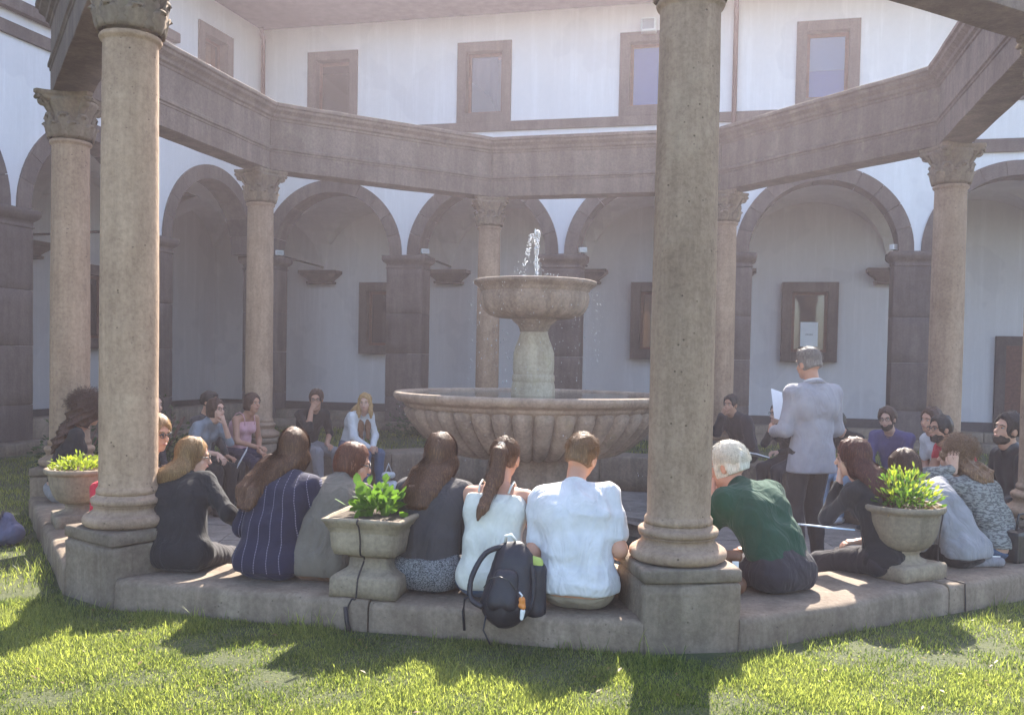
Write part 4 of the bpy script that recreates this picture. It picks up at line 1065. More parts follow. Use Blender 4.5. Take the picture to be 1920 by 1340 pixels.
def hair(sp, B, T, root, seed, h):
    g = sp.get; st = g('hair', 'short'); R = B.HR; hm = sp['hairm']; c = B.hc
    if st == 'none': return
    vol = g('vol', .014)
    P = [ell(T(0, -.016, .026), (.078+vol, .096+vol, .094+vol), R)]
    cuts = []; carve = []
    face = [ell(T(0, .12, -.06), (.07, .09, .1), R)]
    k = .018; length = None
    if st == 'short':
        carve = [ell(T(0, .128, -.015), (.085, .09, .105), R)]; cuts = [(T(0, -.05, -.045), R@np.array([0, -.35, -1]))]
        P.append(ell(T(0, -.055, -.02), (.068+vol*.4, .058+vol*.4, .05), R))
        P.append(ell(T(0, .04, .082), (.058, .045, .03), R))
        carve += [ell(T(s*.092, .008, -.045), (.027, .036, .052), R) for s in (-1, 1)]
    elif st == 'bob':
        P += [ell(T(0, -.03, -.035), (.08+vol, .078+vol, .085), R)]; carve = [ell(T(0, .128, -.025), (.068, .09, .11), R)]; cuts = [(T(0, 0, g('boblen', -.1)), R@np.array([0, -.1, -1]))]
    elif st in ('long', 'pony', 'curly'):
        carve = [ell(T(0, .128, -.03), (.066, .09, .12), R)]
        if st != 'pony':
            P += [ell(T(0, -.045, -.06), (.082+vol, .062+vol, .1), R)]
            ln = g('hairlen', .35); back = B.R3@np.array([0, -1., 0]); x = B.R3@np.array([1., 0, 0]); w = g('hairw', 1.0); sh = g('hairside', 0.0)
            a0 = T(0, -.07, -.06); dn = B.R3@np.array([0, -.04, -1.]); 
            for s in (-1, -.35, .35, 1):
                p0 = T(s*.062, -.055-.012*(1-abs(s)), -.05); p1 = B.nb+x*(s*.075*w+sh*.5)+back*.075+np.array([0, 0, .0]); p2 = p1+dn*ln*(.62-.05*abs(s))+back*.018+x*(s*.0+sh*.6); p3 = p2+dn*ln*(.38)+x*(-s*.022)
                P += [cap(p0, p1, .042, .038), cap(p1, p2, .038, .034), cap(p2, p3, .034, .012)]
            if g('hairfront'):
                for s in g('hairfront'):
                    p0 = T(s*.075, .015, -.02); p1 = T(s*.085, .03, -.14); p2 = p1+np.array([0, .01, -ln*.55]); P += [cap(p0, p1, .026, .03), cap(p1, p2, .03, .014)]
            length = ln
        else:
            cuts = [(T(0, -.04, -.06), R@np.array([0, -.5, -1]))]
    rough = {'curly': .018, 'short': .009, 'bob': .009, 'long': .012, 'pony': .006}[st]; rough = g('hairrough', rough)
    parts = []
    F = sdf(P, k, cuts, carve); parts.append(nets(*F, max(.007, h*.65), folds(seed+9, rough, 60 if st != 'curly' else 45, (1, 1, .15) if st != 'curly' else (1, 1, 1))))
    Fp = None
    if st == 'pony':
        back = B.R3@np.array([0, -1., 0]); p0 = T(0, -.1, .07); p1 = T(0, -.135, .03); p2 = B.nb+back*.1+np.array([-.01, 0, .0]); p3 = p2+B.R3@np.array([-.03, -.02, -.2]); p4 = p3+B.R3@np.array([-.02, 0, -.07])
        Fp = sdf([cap(p0, p1, .018, .036), cap(p1, p2, .04, .043), cap(p2, p3, .042, .03), cap(p3, p4, .03, .008)], .015); parts.append(nets(*Fp, .008, folds(seed+3, .008, 60, (1, 1, .12))))
        V, F_ = tube_vf([tuple(p0+R@np.array([.02*math.cos(a), -.008, .02*math.sin(a)])) for a in [2*PI*i/10 for i in range(11)]], .006, 6); link('hair_tie', mesh_np('hair_tie', V, F_), M['hair_tie'], root)
    o = joined('hair', parts, hm, root)
    ns = int(g('strands', 0)*1.8)
    if ns:
        r = np.random.default_rng(seed+50); u = r.normal(size=(ns*3, 3)); u /= np.linalg.norm(u, axis=1, keepdims=True); u = u[(u[:, 2] > -.1) & (u[:, 1] < .55)][:ns]
        S0 = np.array([T(*(v*np.array([.08+vol, .098+vol, .096+vol])+np.array([0, -.016, .026]))) for v in u])
        if st in ('long', 'bob', 'pony'):
            d = np.array([R@np.array([v[0]*.9, v[1]*.4-.3, -.5]) for v in u]); n = {'long': 26, 'bob': 9, 'pony': 9}[st]; step = .02 if st == 'long' else .014
            if st == 'pony': d = np.array([R@np.array([-v[0], -1.0, .2]) for v in u])
            gr = .9 if st != 'pony' else 0.1
            parts = [strand_mesh(F[0], S0, d, n, step, .006, seed, .0014, 0, gr)]
        else:
            d = np.array([R@np.array([v[0]+r.normal()*.3, v[1]*.6+(.5 if st == 'short' else -.2), .4]) for v in u]); n = 4 if st == 'short' else 9
            parts = [strand_mesh(F[0], S0, d, n, .008 if st == 'short' else .016, .009 if st == 'short' else .022, seed, .0014, .9 if st == 'curly' else 0, .2 if st == 'short' else .5)]
        if Fp is not None:
            a = r.random(160)*6.28; S1 = np.array([T(.02*math.cos(q), -.1+.0*q, .07+.02*math.sin(q)) for q in a]); d = np.array([B.R3@np.array([.3*math.cos(q), -.5, -.8]) for q in a]); parts.append(strand_mesh(Fp[0], S1, d, 17, .021, .007, seed+1, .0012, 0, .9))
        so = joined('loose_hair', parts, hm, root); so['kind'] = 'stuff'
M['beard'] = plain('dark_beard', (.045, .03, .024), .8, var=.5, scale=60, bmp=.5, bscale=200)
M['eye_white'] = plain('eye_white', (.32, .3, .28), .3, var=.02); M['iris'] = plain('dark_iris', (.03, .02, .015), .2, var=.02)
M['lips'] = plain('lips', (.36, .13, .11), .5, var=.05); M['sun_lens'] = plain('dark_lens', (.02, .02, .03), .1, var=.02, spec=.8); M['hair_tie'] = plain('hair_tie', (.5, .45, .4), .7)

# ------------------------------------------------------------------ the people
def seat(k, u, o):
    t, n = side_nrm(k); p = VX[k]+t*u+n*o; return (p.x, p.y, Z_BEN+.012)
def P_(label, k, u, o, rz=0, **sp):
    sp.setdefault('scale', .93); s = sp['scale']
    sp.update(label=label, loc=seat(k, u, o), rz=face_in(k)+math.radians(rz), floor=(Z_FLO-Z_BEN-.012)/s)
    return person(sp)
H_BLOND = hair_mat('dark_blond_hair', (.26, .15, .065)); H_BROWN = hair_mat('brown_hair', (.10, .045, .024), (.26, .13, .06)); H_DARK = hair_mat('dark_brown_hair', (.05, .024, .016), (.13, .06, .035))
H_RED = hair_mat('auburn_hair', (.12, .04, .022), (.28, .11, .05)); H_BLACK = hair_mat('black_hair', (.018, .013, .012)); H_WHITE = hair_mat('white_hair', (.62, .58, .5), (.8, .77, .7)); H_GREY = hair_mat('grey_hair', (.16, .14, .13), (.3, .28, .26))
H_LBLOND = hair_mat('light_blond_hair', (.4, .23, .09), (.6, .42, .2)); H_CURL = hair_mat('ash_brown_curls', (.16, .085, .045), (.34, .21, .11)); H_SAND = hair_mat('sandy_short_hair', (.16, .085, .04), (.3, .17, .08))
C = {}
for nm, col in dict(black=(.018, .017, .019), offblack=(.03, .026, .032), charcoal=(.05, .045, .048), white=(.6, .59, .6), cream=(.62, .6, .54), green=(.01, .05, .03), jeans=(.08, .12, .2), ltjeans=(.33, .42, .55), khaki=(.27, .22, .16),
        grey=(.24, .235, .25), greytr=(.2, .19, .2), denim=(.2, .22, .25), pink=(.62, .36, .4), purple=(.09, .08, .19), red=(.5, .03, .05), olive=(.15, .125, .1), navy=(.025, .024, .06), brown=(.2, .1, .055), blazer=(.3, .285, .31), darktr=(.035, .03, .03), teal=(.03, .2, .2)).items():
    C[nm] = cloth('cloth_'+nm, col)
def stripes(name, base, line, period, width, dash=0.0):
    m, n, l, p = nmat(name); tc = n.new('ShaderNodeTexCoord'); sx = n.new('ShaderNodeSeparateXYZ'); l.new(tc.outputs['Object'], sx.inputs[0])
    def mth(op, a, b):
        x = n.new('ShaderNodeMath'); x.operation = op
        for i, v in enumerate((a, b)):
            if v is None: continue
            if hasattr(v, 'links'): l.new(v, x.inputs[i])
            else: x.inputs[i].default_value = v
        return x.outputs[0]
    # stitched lines converge towards the neck
    zz = mth('MULTIPLY', sx.outputs[2], .75); dv = mth('SUBTRACT', 1.35, zz); u = mth('DIVIDE', sx.outputs[0], dv)
    fr = mth('FRACT', mth('ADD', mth('DIVIDE', u, period), 10.37), None); li = mth('LESS_THAN', fr, width)
    if dash:
        dz = mth('LESS_THAN', mth('FRACT', mth('MULTIPLY', sx.outputs[2], dash), None), .62); li = mth('MULTIPLY', li, dz)
    f = noise_node(n, l, tc.outputs['Object'], 9, 4, .6); bc = ramp(n, l, f, [(.3, tuple(x*.8 for x in base)), (.7, tuple(x*1.2 for x in base))])
    l.new(mixc(n, l, li, bc, line), p.inputs['Base Color']); p.inputs['Roughness'].default_value = .92; p.inputs['Sheen Weight'].default_value = .06
    b = bump(n, l, p, f, .4, .03); bump(n, l, p, noise_node(n, l, tc.outputs['Object'], 220, 2), .3, .002, b); return m
M['navy_knit'] = stripes('navy_knit', (.014, .012, .034), (.2, .18, .25), .058, .06, 70)
def patterned(name, a, b, sc):
    m, n, l, p = nmat(name); v = tex_coord(n, l, (1, 1, 2.6)); f = noise_node(n, l, v, sc, 3, .6)
    l.new(ramp(n, l, f, [(.46, a), (.54, b)]), p.inputs['Base Color']); p.inputs['Roughness'].default_value = .9; return m
M['pattern'] = patterned('grey_printed_jersey', (.09, .09, .088), (.24, .24, .225), 34)
M['dots'] = patterned('dotted_blouse', (.025, .025, .03), (.22, .22, .23), 130)
M['leather'] = plain('brown_leather', (.14, .06, .03), .5, var=.2, bmp=.2)
M['blkleather'] = plain('black_leather', (.018, .018, .02), .38, var=.2, bmp=.2, spec=.6)

# front row, seen from behind
P_('woman with dark blond hair in a black sweater, first of the front row', 0, .34, .0, 4, scale=.87, fem=True, seed=1, lean=12, hunch=26, side=-13, head=(-62, 8, 4), top=C['black'], topname='sweater', bottom=C['charcoal'], hair='long', hairlen=.05, hairside=-.06, hairw=.8, hairm=H_BLOND, skin=SK_C,
   arms=(('knee',), ('to', (.33, .26, .19), (.5, -.5, -.3))), strands=420, res=.0105, face=True, glasses='clear', skirted=True, hemz=-.09, vol=.008, loose=.02, collar=True)
P_('woman with very long brown hair in a navy sweater with white stitched lines', 0, .88, .02, 2, scale=.93, fem=True, seed=2, lean=8, hunch=27, side=2, twist=-4, head=(14, 6, 2), top=M['navy_knit'], topname='sweater', bottom=C['navy'], hair='long', hairlen=.3, hairside=-.12, hairw=.75, hairm=H_BROWN, skin=SK_A,
   arms=(('lap',), ('knee',)), strands=650, res=.0105, skirted=True, hemz=-.07, loose=.028, vol=.012)
P_('woman with short auburn hair and glasses in an olive jacket, left of the square urn', 0, 1.16, -.03, 0, scale=.9, fem=True, seed=3, lean=16, hunch=32, side=1, head=(-68, 14, 0), top=C['olive'], topname='jacket', bottom=C['brown'], hair='bob', hairm=H_RED, skin=SK_A,
   arms=(('lap',), ('lap',)), strands=360, res=.0105, skirted=True, hemz=-.08, loose=.026, collar=True, face=True, glasses='clear', vol=.01, botname='skirt')
P_('woman with long dark hair in a charcoal jacket, right of the square urn', 0, 1.77, .02, 0, scale=.93, fem=True, seed=4, lean=6, hunch=28, side=1, head=(6, 4, -3), top=C['charcoal'], topname='jacket', bottom=C['black'], hair='long', hairlen=.22, hairside=-.05, hairw=.95, hairm=H_BROWN, skin=SK_B,
   arms=(('lap',), ('lap',)), strands=650, res=.0105, over=M['dots'], overz=-.05, hemz=.03, loose=.026, vol=.012, fold=.004)
P_('woman with a dark ponytail in a white camisole with thin straps', 0, 2.12, .05, 0, scale=.92, fem=True, seed=5, lean=6, hunch=26, side=1, head=(-2, 6, 3), top=C['cream'], topname='camisole', sleeve=0, strapz=.09, bottom=C['jeans'], hair='pony', hairm=H_BROWN, skin=(.5, .27, .18),
   arms=(('knee',), ('knee',)), strands=420, res=.0105, hemz=-.07, loose=.012, vol=.006, skirted=True)
P_('man with short sandy hair in a white tee shirt beside the foreground column', 0, 2.58, .12, -2, scale=.97, seed=6, lean=6, hunch=26, side=-6, head=(-10, 8, 8), top=C['white'], topname='tee_shirt', sleeve=.72, bottom=C['khaki'], hair='short', hairm=H_SAND, skin=(.55, .3, .2),
   arms=(('to', (-.14, .26, .2), (-.2, -.6, -1)), ('to', (.17, .27, .2), (.35, -.6, -.9))), strands=350, res=.0105, hemz=-.04, skirted=True, loose=.024, vol=.007, fold=.010, sw=.168)
P_('older man with white hair in a green polo leaning his chin on his hand', 1, .72, -.02, 4, scale=.96, seed=7, lean=24, hunch=24, side=-3, head=(26, 6, 0), top=C['green'], topname='polo_shirt', sleeve=.95, bottom=C['offblack'], hair='short', hairm=H_WHITE, skin=(.56, .32, .23),
   arms=(('chin',), ('lap',)), strands=900, res=.0105, over=C['offblack'], hemz=.05, loose=.03, collar=True, vol=.024, hairrough=.012, face=True)
P_('woman in black with long dark red hair, left of the round urn on the right', 1, 1.56, -.02, 6, scale=.9, fem=True, seed=8, lean=12, hunch=20, side=-1, head=(20, 6, 0), top=C['black'], topname='sweater', bottom=C['offblack'], hair='long', hairlen=.22, hairm=hair_mat('dark_red_hair', (.07, .02, .015), (.2, .07, .04)), skin=SK_C,
   arms=(('chin',), ('lap',)), strands=420, res=.0115, hemz=-.05, skirted=True)
P_('person with dark hair in a pale grey shirt bent forward behind the round urn', 1, 2.2, .02, 0, scale=.9, fem=True, seed=9, lean=24, hunch=24, side=-18, head=(10, 10, 0), top=C['grey'], topname='shirt', bottom=C['black'], hair='bob', hairm=H_DARK, skin=SK_B,
   arms=(('lap',), ('lap',)), strands=250, res=.0115, hemz=-.05, skirted=True)
P_('woman with loose curly hair in a grey printed top and jeans raising her hand', 1, 2.6, -.02, 4, scale=.9, fem=True, seed=10, lean=20, hunch=20, side=-3, head=(24, 0, 0), top=M['pattern'], bottom=C['jeans'], hair='curly', hairlen=.12, hairm=H_CURL, skin=SK_C, vol=.022, skirted=True,
   arms=(('to', (-.16, .26, .6), (-.6, .2, -1), (.0, .1, 1), (1, .2, 0), .7), ('lap',)), strands=500, res=.0115, hemz=-.02)
# right hand rows
P_('smiling bearded man in a black leather jacket near the right edge', 2, .9, .1, 12, scale=.97, seed=11, lean=4, hunch=12, side=-2, head=(20, -8, -8), top=M['blkleather'], topname='leather_jacket', bottom=C['jeans'], hair='short', hairm=H_BLACK, beard=True, skin=SK_A, face=True, vol=.02, hairrough=.012,
   arms=(('lap',), ('knee',)), strands=200, res=.0135, hemz=-.02, loose=.026, collar=True)
P_('bearded man with glasses in a red vest over a white shirt', 2, 2.0, .0, 18, scale=.94, seed=12, lean=14, hunch=22, head=(10, 0, 0), top=C['red'], topname='vest', sleeve=.25, bottom=C['jeans'], hair='short', hairm=H_BLACK, beard=True, glasses='clear', skin=SK_B, face=True,
   arms=(('lap',), ('clasp',)), res=.0135, collar=True)
P_('man in a white tee shirt, left of the man in the red vest', 2, 2.75, .0, 24, scale=.95, seed=13, lean=10, hunch=18, head=(16, 2, -6), top=C['white'], topname='tee_shirt', sleeve=.6, bottom=C['jeans'], hair='short', hairm=H_DARK, skin=SK_A, face=True,
   arms=(('lap',), ('lap',)), res=.0135)
P_('man with glasses and a short beard in a purple cardigan', 3, .5, .0, 12, scale=.93, seed=14, lean=12, hunch=22, head=(10, 4, 4), top=C['purple'], topname='cardigan', bottom=C['jeans'], hair='short', hairm=H_DARK, beard=True, glasses='clear', skin=SK_C, face=True, vol=.02,
   arms=(('clasp',), ('clasp',)), res=.0135)
P_('person in a black top and pale jeans mostly hidden behind the lecturer', 3, 1.0, .0, 0, scale=.9, seed=15, lean=20, hunch=24, head=(0, 16, 0), top=C['black'], bottom=C['ltjeans'], hair='short', hairm=H_BLACK, skin=SK_A, face=True, shoe=M['white_plastic'], arms=(('knee',), ('knee',)), res=.0145)
P_('woman with glasses in black, writing in a notebook left of the lecturer', 3, 1.88, .0, 0, scale=.9, fem=True, seed=16, lean=12, hunch=22, head=(-14, 8, 0), top=C['black'], bottom=C['offblack'], hair='bob', hairm=H_DARK, glasses='clear', skin=SK_C, face=True, shoe=C['white'],
   arms=(('to', (-.06, .33, .22), (-.8, -.2, -.5), (.4, 1, 0), (0, 0, -1), .8), ('chin',)), res=.0145)
P_('man in a dark hooded jacket covering his mouth with one hand', 3, 2.64, .0, -4, scale=.96, seed=17, lean=12, hunch=20, head=(20, 2, 0), top=C['offblack'], topname='jacket', bottom=C['black'], hair='short', hairm=H_BLACK, skin=SK_B, face=True, loose=.03, collar=True,
   arms=(('lap',), ('mouth',)), res=.0145)
# far left rows
P_('blond woman with a brown scarf over a white cardigan, hands clasped',5, 1.9, .0, 20, scale=.89, fem=True, seed=18, lean=14, hunch=22, head=(-52, 2, 0), top=C['white'], topname='cardigan', bottom=C['jeans'], hair='long', hairlen=.12, hairfront=(-1, 1), hairm=H_LBLOND, skin=SK_C, face=True,
   arms=(('clasp',), ('clasp',)), res=.0135, loose=.02)
P_('man in a black shirt and grey trousers resting his chin on his hand', 5, 2.5, .0, 16, scale=.94, seed=19, lean=14, hunch=18, head=(-42, 6, 0), top=C['black'], sleeve=1.3, bottom=C['greytr'], hair='short', hairm=H_DARK, glasses='clear', skin=SK_B, face=True,
   arms=(('knee',), ('mouth',)), knees=None or ((-.2, .44, .04), (.16, .44, .04)), ankles=((-.22, .40, -.38), (.1, .48, -.36)), res=.0135)
P_('woman with a short dark bob in a pale pink tank top', 6, .5, -.02, -14, scale=.9, fem=True, seed=20, lean=12, hunch=18, head=(-6, 2, 0), top=C['pink'], topname='tank_top', sleeve=0, bottom=C['navy'], hair='bob', hairm=H_DARK, skin=SK_B, face=True, hemz=-.02,
   arms=(('knee',), ('to', (.1, .44, .2), (.7, -.4, -.4), (0, 1, 0))), res=.0135)
P_('dark haired person in shade between the denim shirt and the pink tank top', 6, 1.05, .06, 0, scale=.88, seed=21, lean=0, hunch=10, head=(0, 4, 0), top=C['charcoal'], bottom=C['black'], hair='short', hairm=H_BLACK, skin=SK_B, face=True, arms=(('knee',), ('knee',)), res=.0145)
P_('woman with glasses in a pale denim shirt touching her chin and holding a paper', 6, 1.32, -.02, -8, scale=.9, fem=True, seed=22, lean=18, hunch=20, head=(-8, -2, 0), top=C['denim'], topname='denim_shirt', sleeve=1.25, bottom=C['black'], hair='bob', hairm=H_DARK, glasses='clear', skin=SK_C, face=True, collar=True, hemz=-.04,
   arms=(('chin',), ('to', (.14, .46, .2), (.7, -.5, -.3), (0, .8, -.5))), res=.0135)
P_('woman with long black hair looking right above the sunglasses woman', 6, 2.25, .0, 0, scale=.95, fem=True, seed=23, lean=8, hunch=16, head=(-12, 2, 0), top=C['offblack'], bottom=C['black'], hair='long', hairlen=.2, hairfront=(-1, 1), hairm=H_BLACK, skin=SK_C, face=True, arms=(('knee',), ('knee',)), res=.0135)
P_('woman wearing dark sunglasses peeking out behind the left foreground column', 7, 2.27, -.05, -18, scale=.93, fem=True, seed=24, lean=12, hunch=18, head=(-38, 6, 0), top=C['red'], bottom=C['black'], hair='bob', hairm=H_BLOND, glasses='sun', skin=(.55, .28, .19), face=True, vol=.02, arms=(('lap',), ('lap',)), res=.0125, strands=300)
P_('person with a dark mass of hair, black top and grey trousers at far left', 7, .42, .1, 0, scale=.95, fem=True, seed=25, lean=8, hunch=14, side=-4, head=(0, 10, 0), top=C['black'], bottom=C['greytr'], hair='curly', hairlen=.26, hairw=1.5, vol=.05, hairrough=.03, hairm=H_DARK, skin=SK_B, arms=(('lap',), ('knee',)), res=.0125, strands=500, hemz=.04)

def scarf():
    b_ = [o for o in COL.objects if o.name.startswith('person') and 'brown scarf' in o.get('label', '')][0]
    F = sdf([cap((-.06, .17, .55), (-.07, .24, .38), .04, .04, (0, 1, 0), .5), cap((-.07, .24, .38), (-.06, .25, .22), .04, .035, (0, 1, 0), .5), cap((.06, .17, .55), (.07, .24, .38), .04, .04, (0, 1, 0), .5), cap((.07, .24, .38), (.06, .25, .22), .04, .035, (0, 1, 0), .5), cap((-.06, .15, .57), (.06, .15, .57), .04)], .03)
    joined('scarf', [nets(*F, .012, folds(3, .008, 20))], C['brown'], b_)
scarf()

# the lecturer
def lecturer():
    sp = dict(label='standing lecturer in a pale grey blazer and dark trousers holding white papers', loc=(2.41, -.5, Z_FLO+.002), rz=math.radians(34), scale=1.03, sit=False, lean=-1, hunch=5, seed=30, head=(10, 4, -2), skin=(.5, .27, .19), hair='short', hairm=H_GREY,
        top=None, bottom=C['darktr'], arms=(('to', (-.16, .27, 1.06), (-.35, -.5, -.8), (.2, 1, .3), (1, 0, 0), .7), ('to', (.15, .24, 1.0), (.45, -.6, -.7), (-.2, 1, .2), (-1, 0, 0), .7)), res=.0115, face=True, strands=300, vol=.006, floor=0, sw=.18)
    root, B, T = person(sp)
    g = .03; P = torso_prims(B, g)
    P.append(cap(B.wai, B.pel+np.array([0, 0, -.02]), .115+g, .125+g, (0, 1, 0), .85)); P.append(cap(B.pel+np.array([-.05, 0, .0]), B.pel+np.array([-.055, 0, -.14]), .115+g, .125+g, (0, 1, 0), .85)); P.append(cap(B.pel+np.array([.05, 0, .0]), B.pel+np.array([.055, 0, -.14]), .115+g, .125+g, (0, 1, 0), .85))
    for i in (0, 1): P += arm_prims(B, i, .015, 1.96)
    F = sdf(P, .035, [((0, 0, B.pel[2]-.165), (0, 0, -1))], carve=[cap(B.pel+np.array([-.03, -.19, .02]), B.pel+np.array([-.03, -.19, -.3]), .014)])
    joined('blazer', [nets(*F, .0115, folds(31, .007, 12))], C['blazer'], root)
    V, F_ = tube_vf([tuple(B.nb+B.R3@np.array([.062*math.cos(a), .01+.058*math.sin(a), .03-.012*math.sin(a)])) for a in [2*PI*i/20 for i in range(21)]], .014, 8); link('shirt_collar', mesh_np('shirt_collar', V, F_), C['white'], root)
    V, F_ = tube_vf([tuple(B.nb+B.R3@np.array([.075*math.cos(a), .004+.066*math.sin(a), .008-.02*math.sin(a)])) for a in [2*PI*i/20 for i in range(21)]], .017, 8); link('blazer_collar', mesh_np('blazer_collar', V, F_), C['blazer'], root)
    return root
lecturer()

# ------------------------------------------------------------------ grass and plants
def with_tint(me, t):
    a = me.attributes.new('tint', 'FLOAT', 'POINT'); a.data.foreach_set('value', np.asarray(t, dtype=np.float32)); return me
OCT = np.array([[mitre(k, .325).x, mitre(k, .325).y] for k in range(8)])
def outside(P, poly=OCT, m=0.0):
    ins = np.ones(len(P), bool)
    for k in range(8):
        a, b = poly[k], poly[(k+1) % 8]; t = (b-a)/np.linalg.norm(b-a); n = np.array([t[1], -t[0]])
        if n@((a+b)/2) < 0: n = -n
        ins &= ((P-a)@n) < m
    return ~ins
def grass_zone(x0, x1, y0, y1, dens, h, w, seed, cond=None):
    r = np.random.default_rng(seed); n = int((x1-x0)*(y1-y0)*dens); P = np.stack([r.uniform(x0, x1, n), r.uniform(y0, y1, n)], 1)
    keep = outside(P)
    cn = np.sin(P[:, 0]*3.1+1.3*np.sin(P[:, 1]*4.3))*np.cos(P[:, 1]*2.7+np.sin(P[:, 0]*5.1)); cn2 = np.sin(P[:, 0]*11+P[:, 1]*3)*np.sin(P[:, 1]*13-P[:, 0]*4)
    keep &= r.random(n) < np.clip(.62+.38*cn+.25*cn2, .06, 1)
    if cond is not None: keep &= cond(P)
    P = P[keep]; cn = cn[keep]; cn2 = cn2[keep]; n = len(P)
    hh = h*(.45+r.random(n)*.75)*(1+.3*cn+.25*cn2); hh *= np.where(r.random(n) < .02, 1.9, 1)
    a = r.uniform(0, 2*PI, n); d = np.stack([np.cos(a), np.sin(a)], 1); lean = r.uniform(.15, .95, n)*hh; ww = w*(.6+r.random(n)*.8); s = np.stack([-d[:, 1], d[:, 0]], 1)
    V = np.zeros((n, 7, 3), np.float32)
    for i, (t, wt) in enumerate(((0, 1), (.4, .85), (.75, .55))):
        c = P+d*(lean*t**1.8)[:, None]; z = hh*t*(1-.12*t)
        V[:, 2*i, :2] = c-s*(ww*wt*.5)[:, None]; V[:, 2*i+1, :2] = c+s*(ww*wt*.5)[:, None]; V[:, 2*i, 2] = z-.004; V[:, 2*i+1, 2] = z-.004
    V[:, 6, :2] = P+d*lean[:, None]; V[:, 6, 2] = hh*.86
    b = (np.arange(n)*7)[:, None]
    T_ = np.concatenate([b+np.array([[0, 1, 3]]), b+np.array([[0, 3, 2]]), b+np.array([[2, 3, 5]]), b+np.array([[2, 5, 4]]), b+np.array([[4, 5, 6]])])
    tint = np.clip(.45+.3*cn+r.normal(size=n)*.28, 0, 1); tint = np.repeat(tint, 7)
    return V.reshape(-1, 3), T_, tint
CA = np.array([CAM.x, CAM.y])
near = lambda P: (np.linalg.norm(P-CA, axis=1) > 2.9)
zones = [grass_zone(-2.0, 3.7, -5.7, -3.7, 20000, .017, .0055, 41, near), grass_zone(2.2, 5, -4.4, -.2, 6000, .018, .007, 43, lambda P: (P[:, 0] > 3.7) | (P[:, 1] > -3.7)), grass_zone(-2.0, 3.7, -5.7, -3.7, 11000, .032, .0034, 1, near), grass_zone(-7.0, -2.0, -4.6, 3, 2200, .04, .0055, 2), grass_zone(2.2, 6.2, -4.4, -.2, 5200, .036, .0045, 3, lambda P: (P[:, 0] > 3.7) | (P[:, 1] > -3.7)),
         grass_zone(-7.0, 7.0, 2.6, 7.5, 420, .06, .01, 4), grass_zone(4.2, 7.0, -.2, 2.6, 700, .06, .008, 5), grass_zone(-7.2, -3.8, 3, 7.4, 300, .06, .01, 6)]
# taller tufts at the foot of the bench
r_ = np.random.default_rng(9); tuft = []
def foot(P):
    ins = ~outside(P, OCT, .16); cl = np.sin(P[:, 0]*7.3)*np.sin(P[:, 0]*2.9+P[:, 1]*5)+.25*np.sin(P[:, 0]*31); return ins & (cl > .15)
zones.append(grass_zone(-2.2, 4.3, -4.6, -1.2, 1800, .085, .004, 12, foot))
zones.append(grass_zone(-4.4, -1.2, -4.3, 0, 900, .08, .005, 13, foot))
V = []; F = []; T = []; b = 0
for v, f, t in zones: V.append(v); F.append(f+b); T.append(t); b += len(v)
gm = mesh_np('grass', np.concatenate(V), np.concatenate(F), False); with_tint(gm, np.concatenate(T))
tag(link('grass', gm, M['grass']), 'sunlit uneven lawn of short green grass round the pavilion', 'grass', kind='stuff')

def leaf_litter():
    r = np.random.default_rng(77); V = []; F = []
    n = 0
    while n < 130:
        p = np.array([r.uniform(-2.2, 4.2), r.uniform(-5.2, -2.2)])
        if not outside(p[None], OCT, .02)[0]: continue
        a = r.random()*6.28; L = r.uniform(.008, .018); z = r.uniform(.012, .03); b = len(V); t = r.uniform(-.4, .4)
        for x, y, dz in ((-1, 0, 0), (-.2, .45, .25), (1, 0, .1), (-.1, -.45, .2)):
            V.append((p[0]+L*(x*math.cos(a)-y*math.sin(a)), p[1]+L*(x*math.sin(a)+y*math.cos(a)), z+L*(dz+x*t)))
        F.append((b, b+1, b+2)); F.append((b, b+2, b+3)); n += 1
    me = mesh_np('leaf_litter', V, np.array(F), False); with_tint(me, r.random(len(V)))
    tag(link('leaf_litter', me, leafy('fallen_leaves', (.1, .05, .02), (.26, .18, .06), .3)), 'small fallen yellow brown leaves scattered on the front lawn', 'fallen leaves', kind='stuff')
leaf_litter()

def leaf_cloud(name, pts, dirs, ln, wd, mat, parent, seed, droop=.3, tint=(.2, .9)):
    r = np.random.default_rng(seed); n = len(pts); P = np.array(pts); D = np.array(dirs); D /= np.linalg.norm(D, axis=1, keepdims=True)
    U = np.cross(D, r.normal(size=(n, 3))); U /= np.linalg.norm(U, axis=1, keepdims=True); N = np.cross(U, D)
    L = ln*(.6+r.random(n)*.8); W = wd*(.6+r.random(n)*.8); V = np.zeros((n, 8, 3))
    for i, (t, w) in enumerate(((0, .15), (.35, 1), (.7, .8))):
        c = P+D*(L*t)[:, None]-np.array([0, 0, 1])*(droop*L*t*t)[:, None]
        V[:, 2*i] = c-U*(W*w*.5)[:, None]+N*(W*w*.12)[:, None]; V[:, 2*i+1] = c+U*(W*w*.5)[:, None]+N*(W*w*.12)[:, None]
    V[:, 6] = P+D*L[:, None]-np.array([0, 0, 1])*(droop*L)[:, None]; V[:, 7] = V[:, 6]+U*(W*.06)[:, None]
    b = (np.arange(n)*8)[:, None]; Q = np.concatenate([b+np.array([[0, 1, 3, 2]]), b+np.array([[2, 3, 5, 4]]), b+np.array([[4, 5, 7, 6]])])
    me = mesh_np(name, V.reshape(-1, 3), Q); with_tint(me, np.repeat(tint[0]+(tint[1]-tint[0])*r.random(n), 8)); return link(name, me, mat, parent)
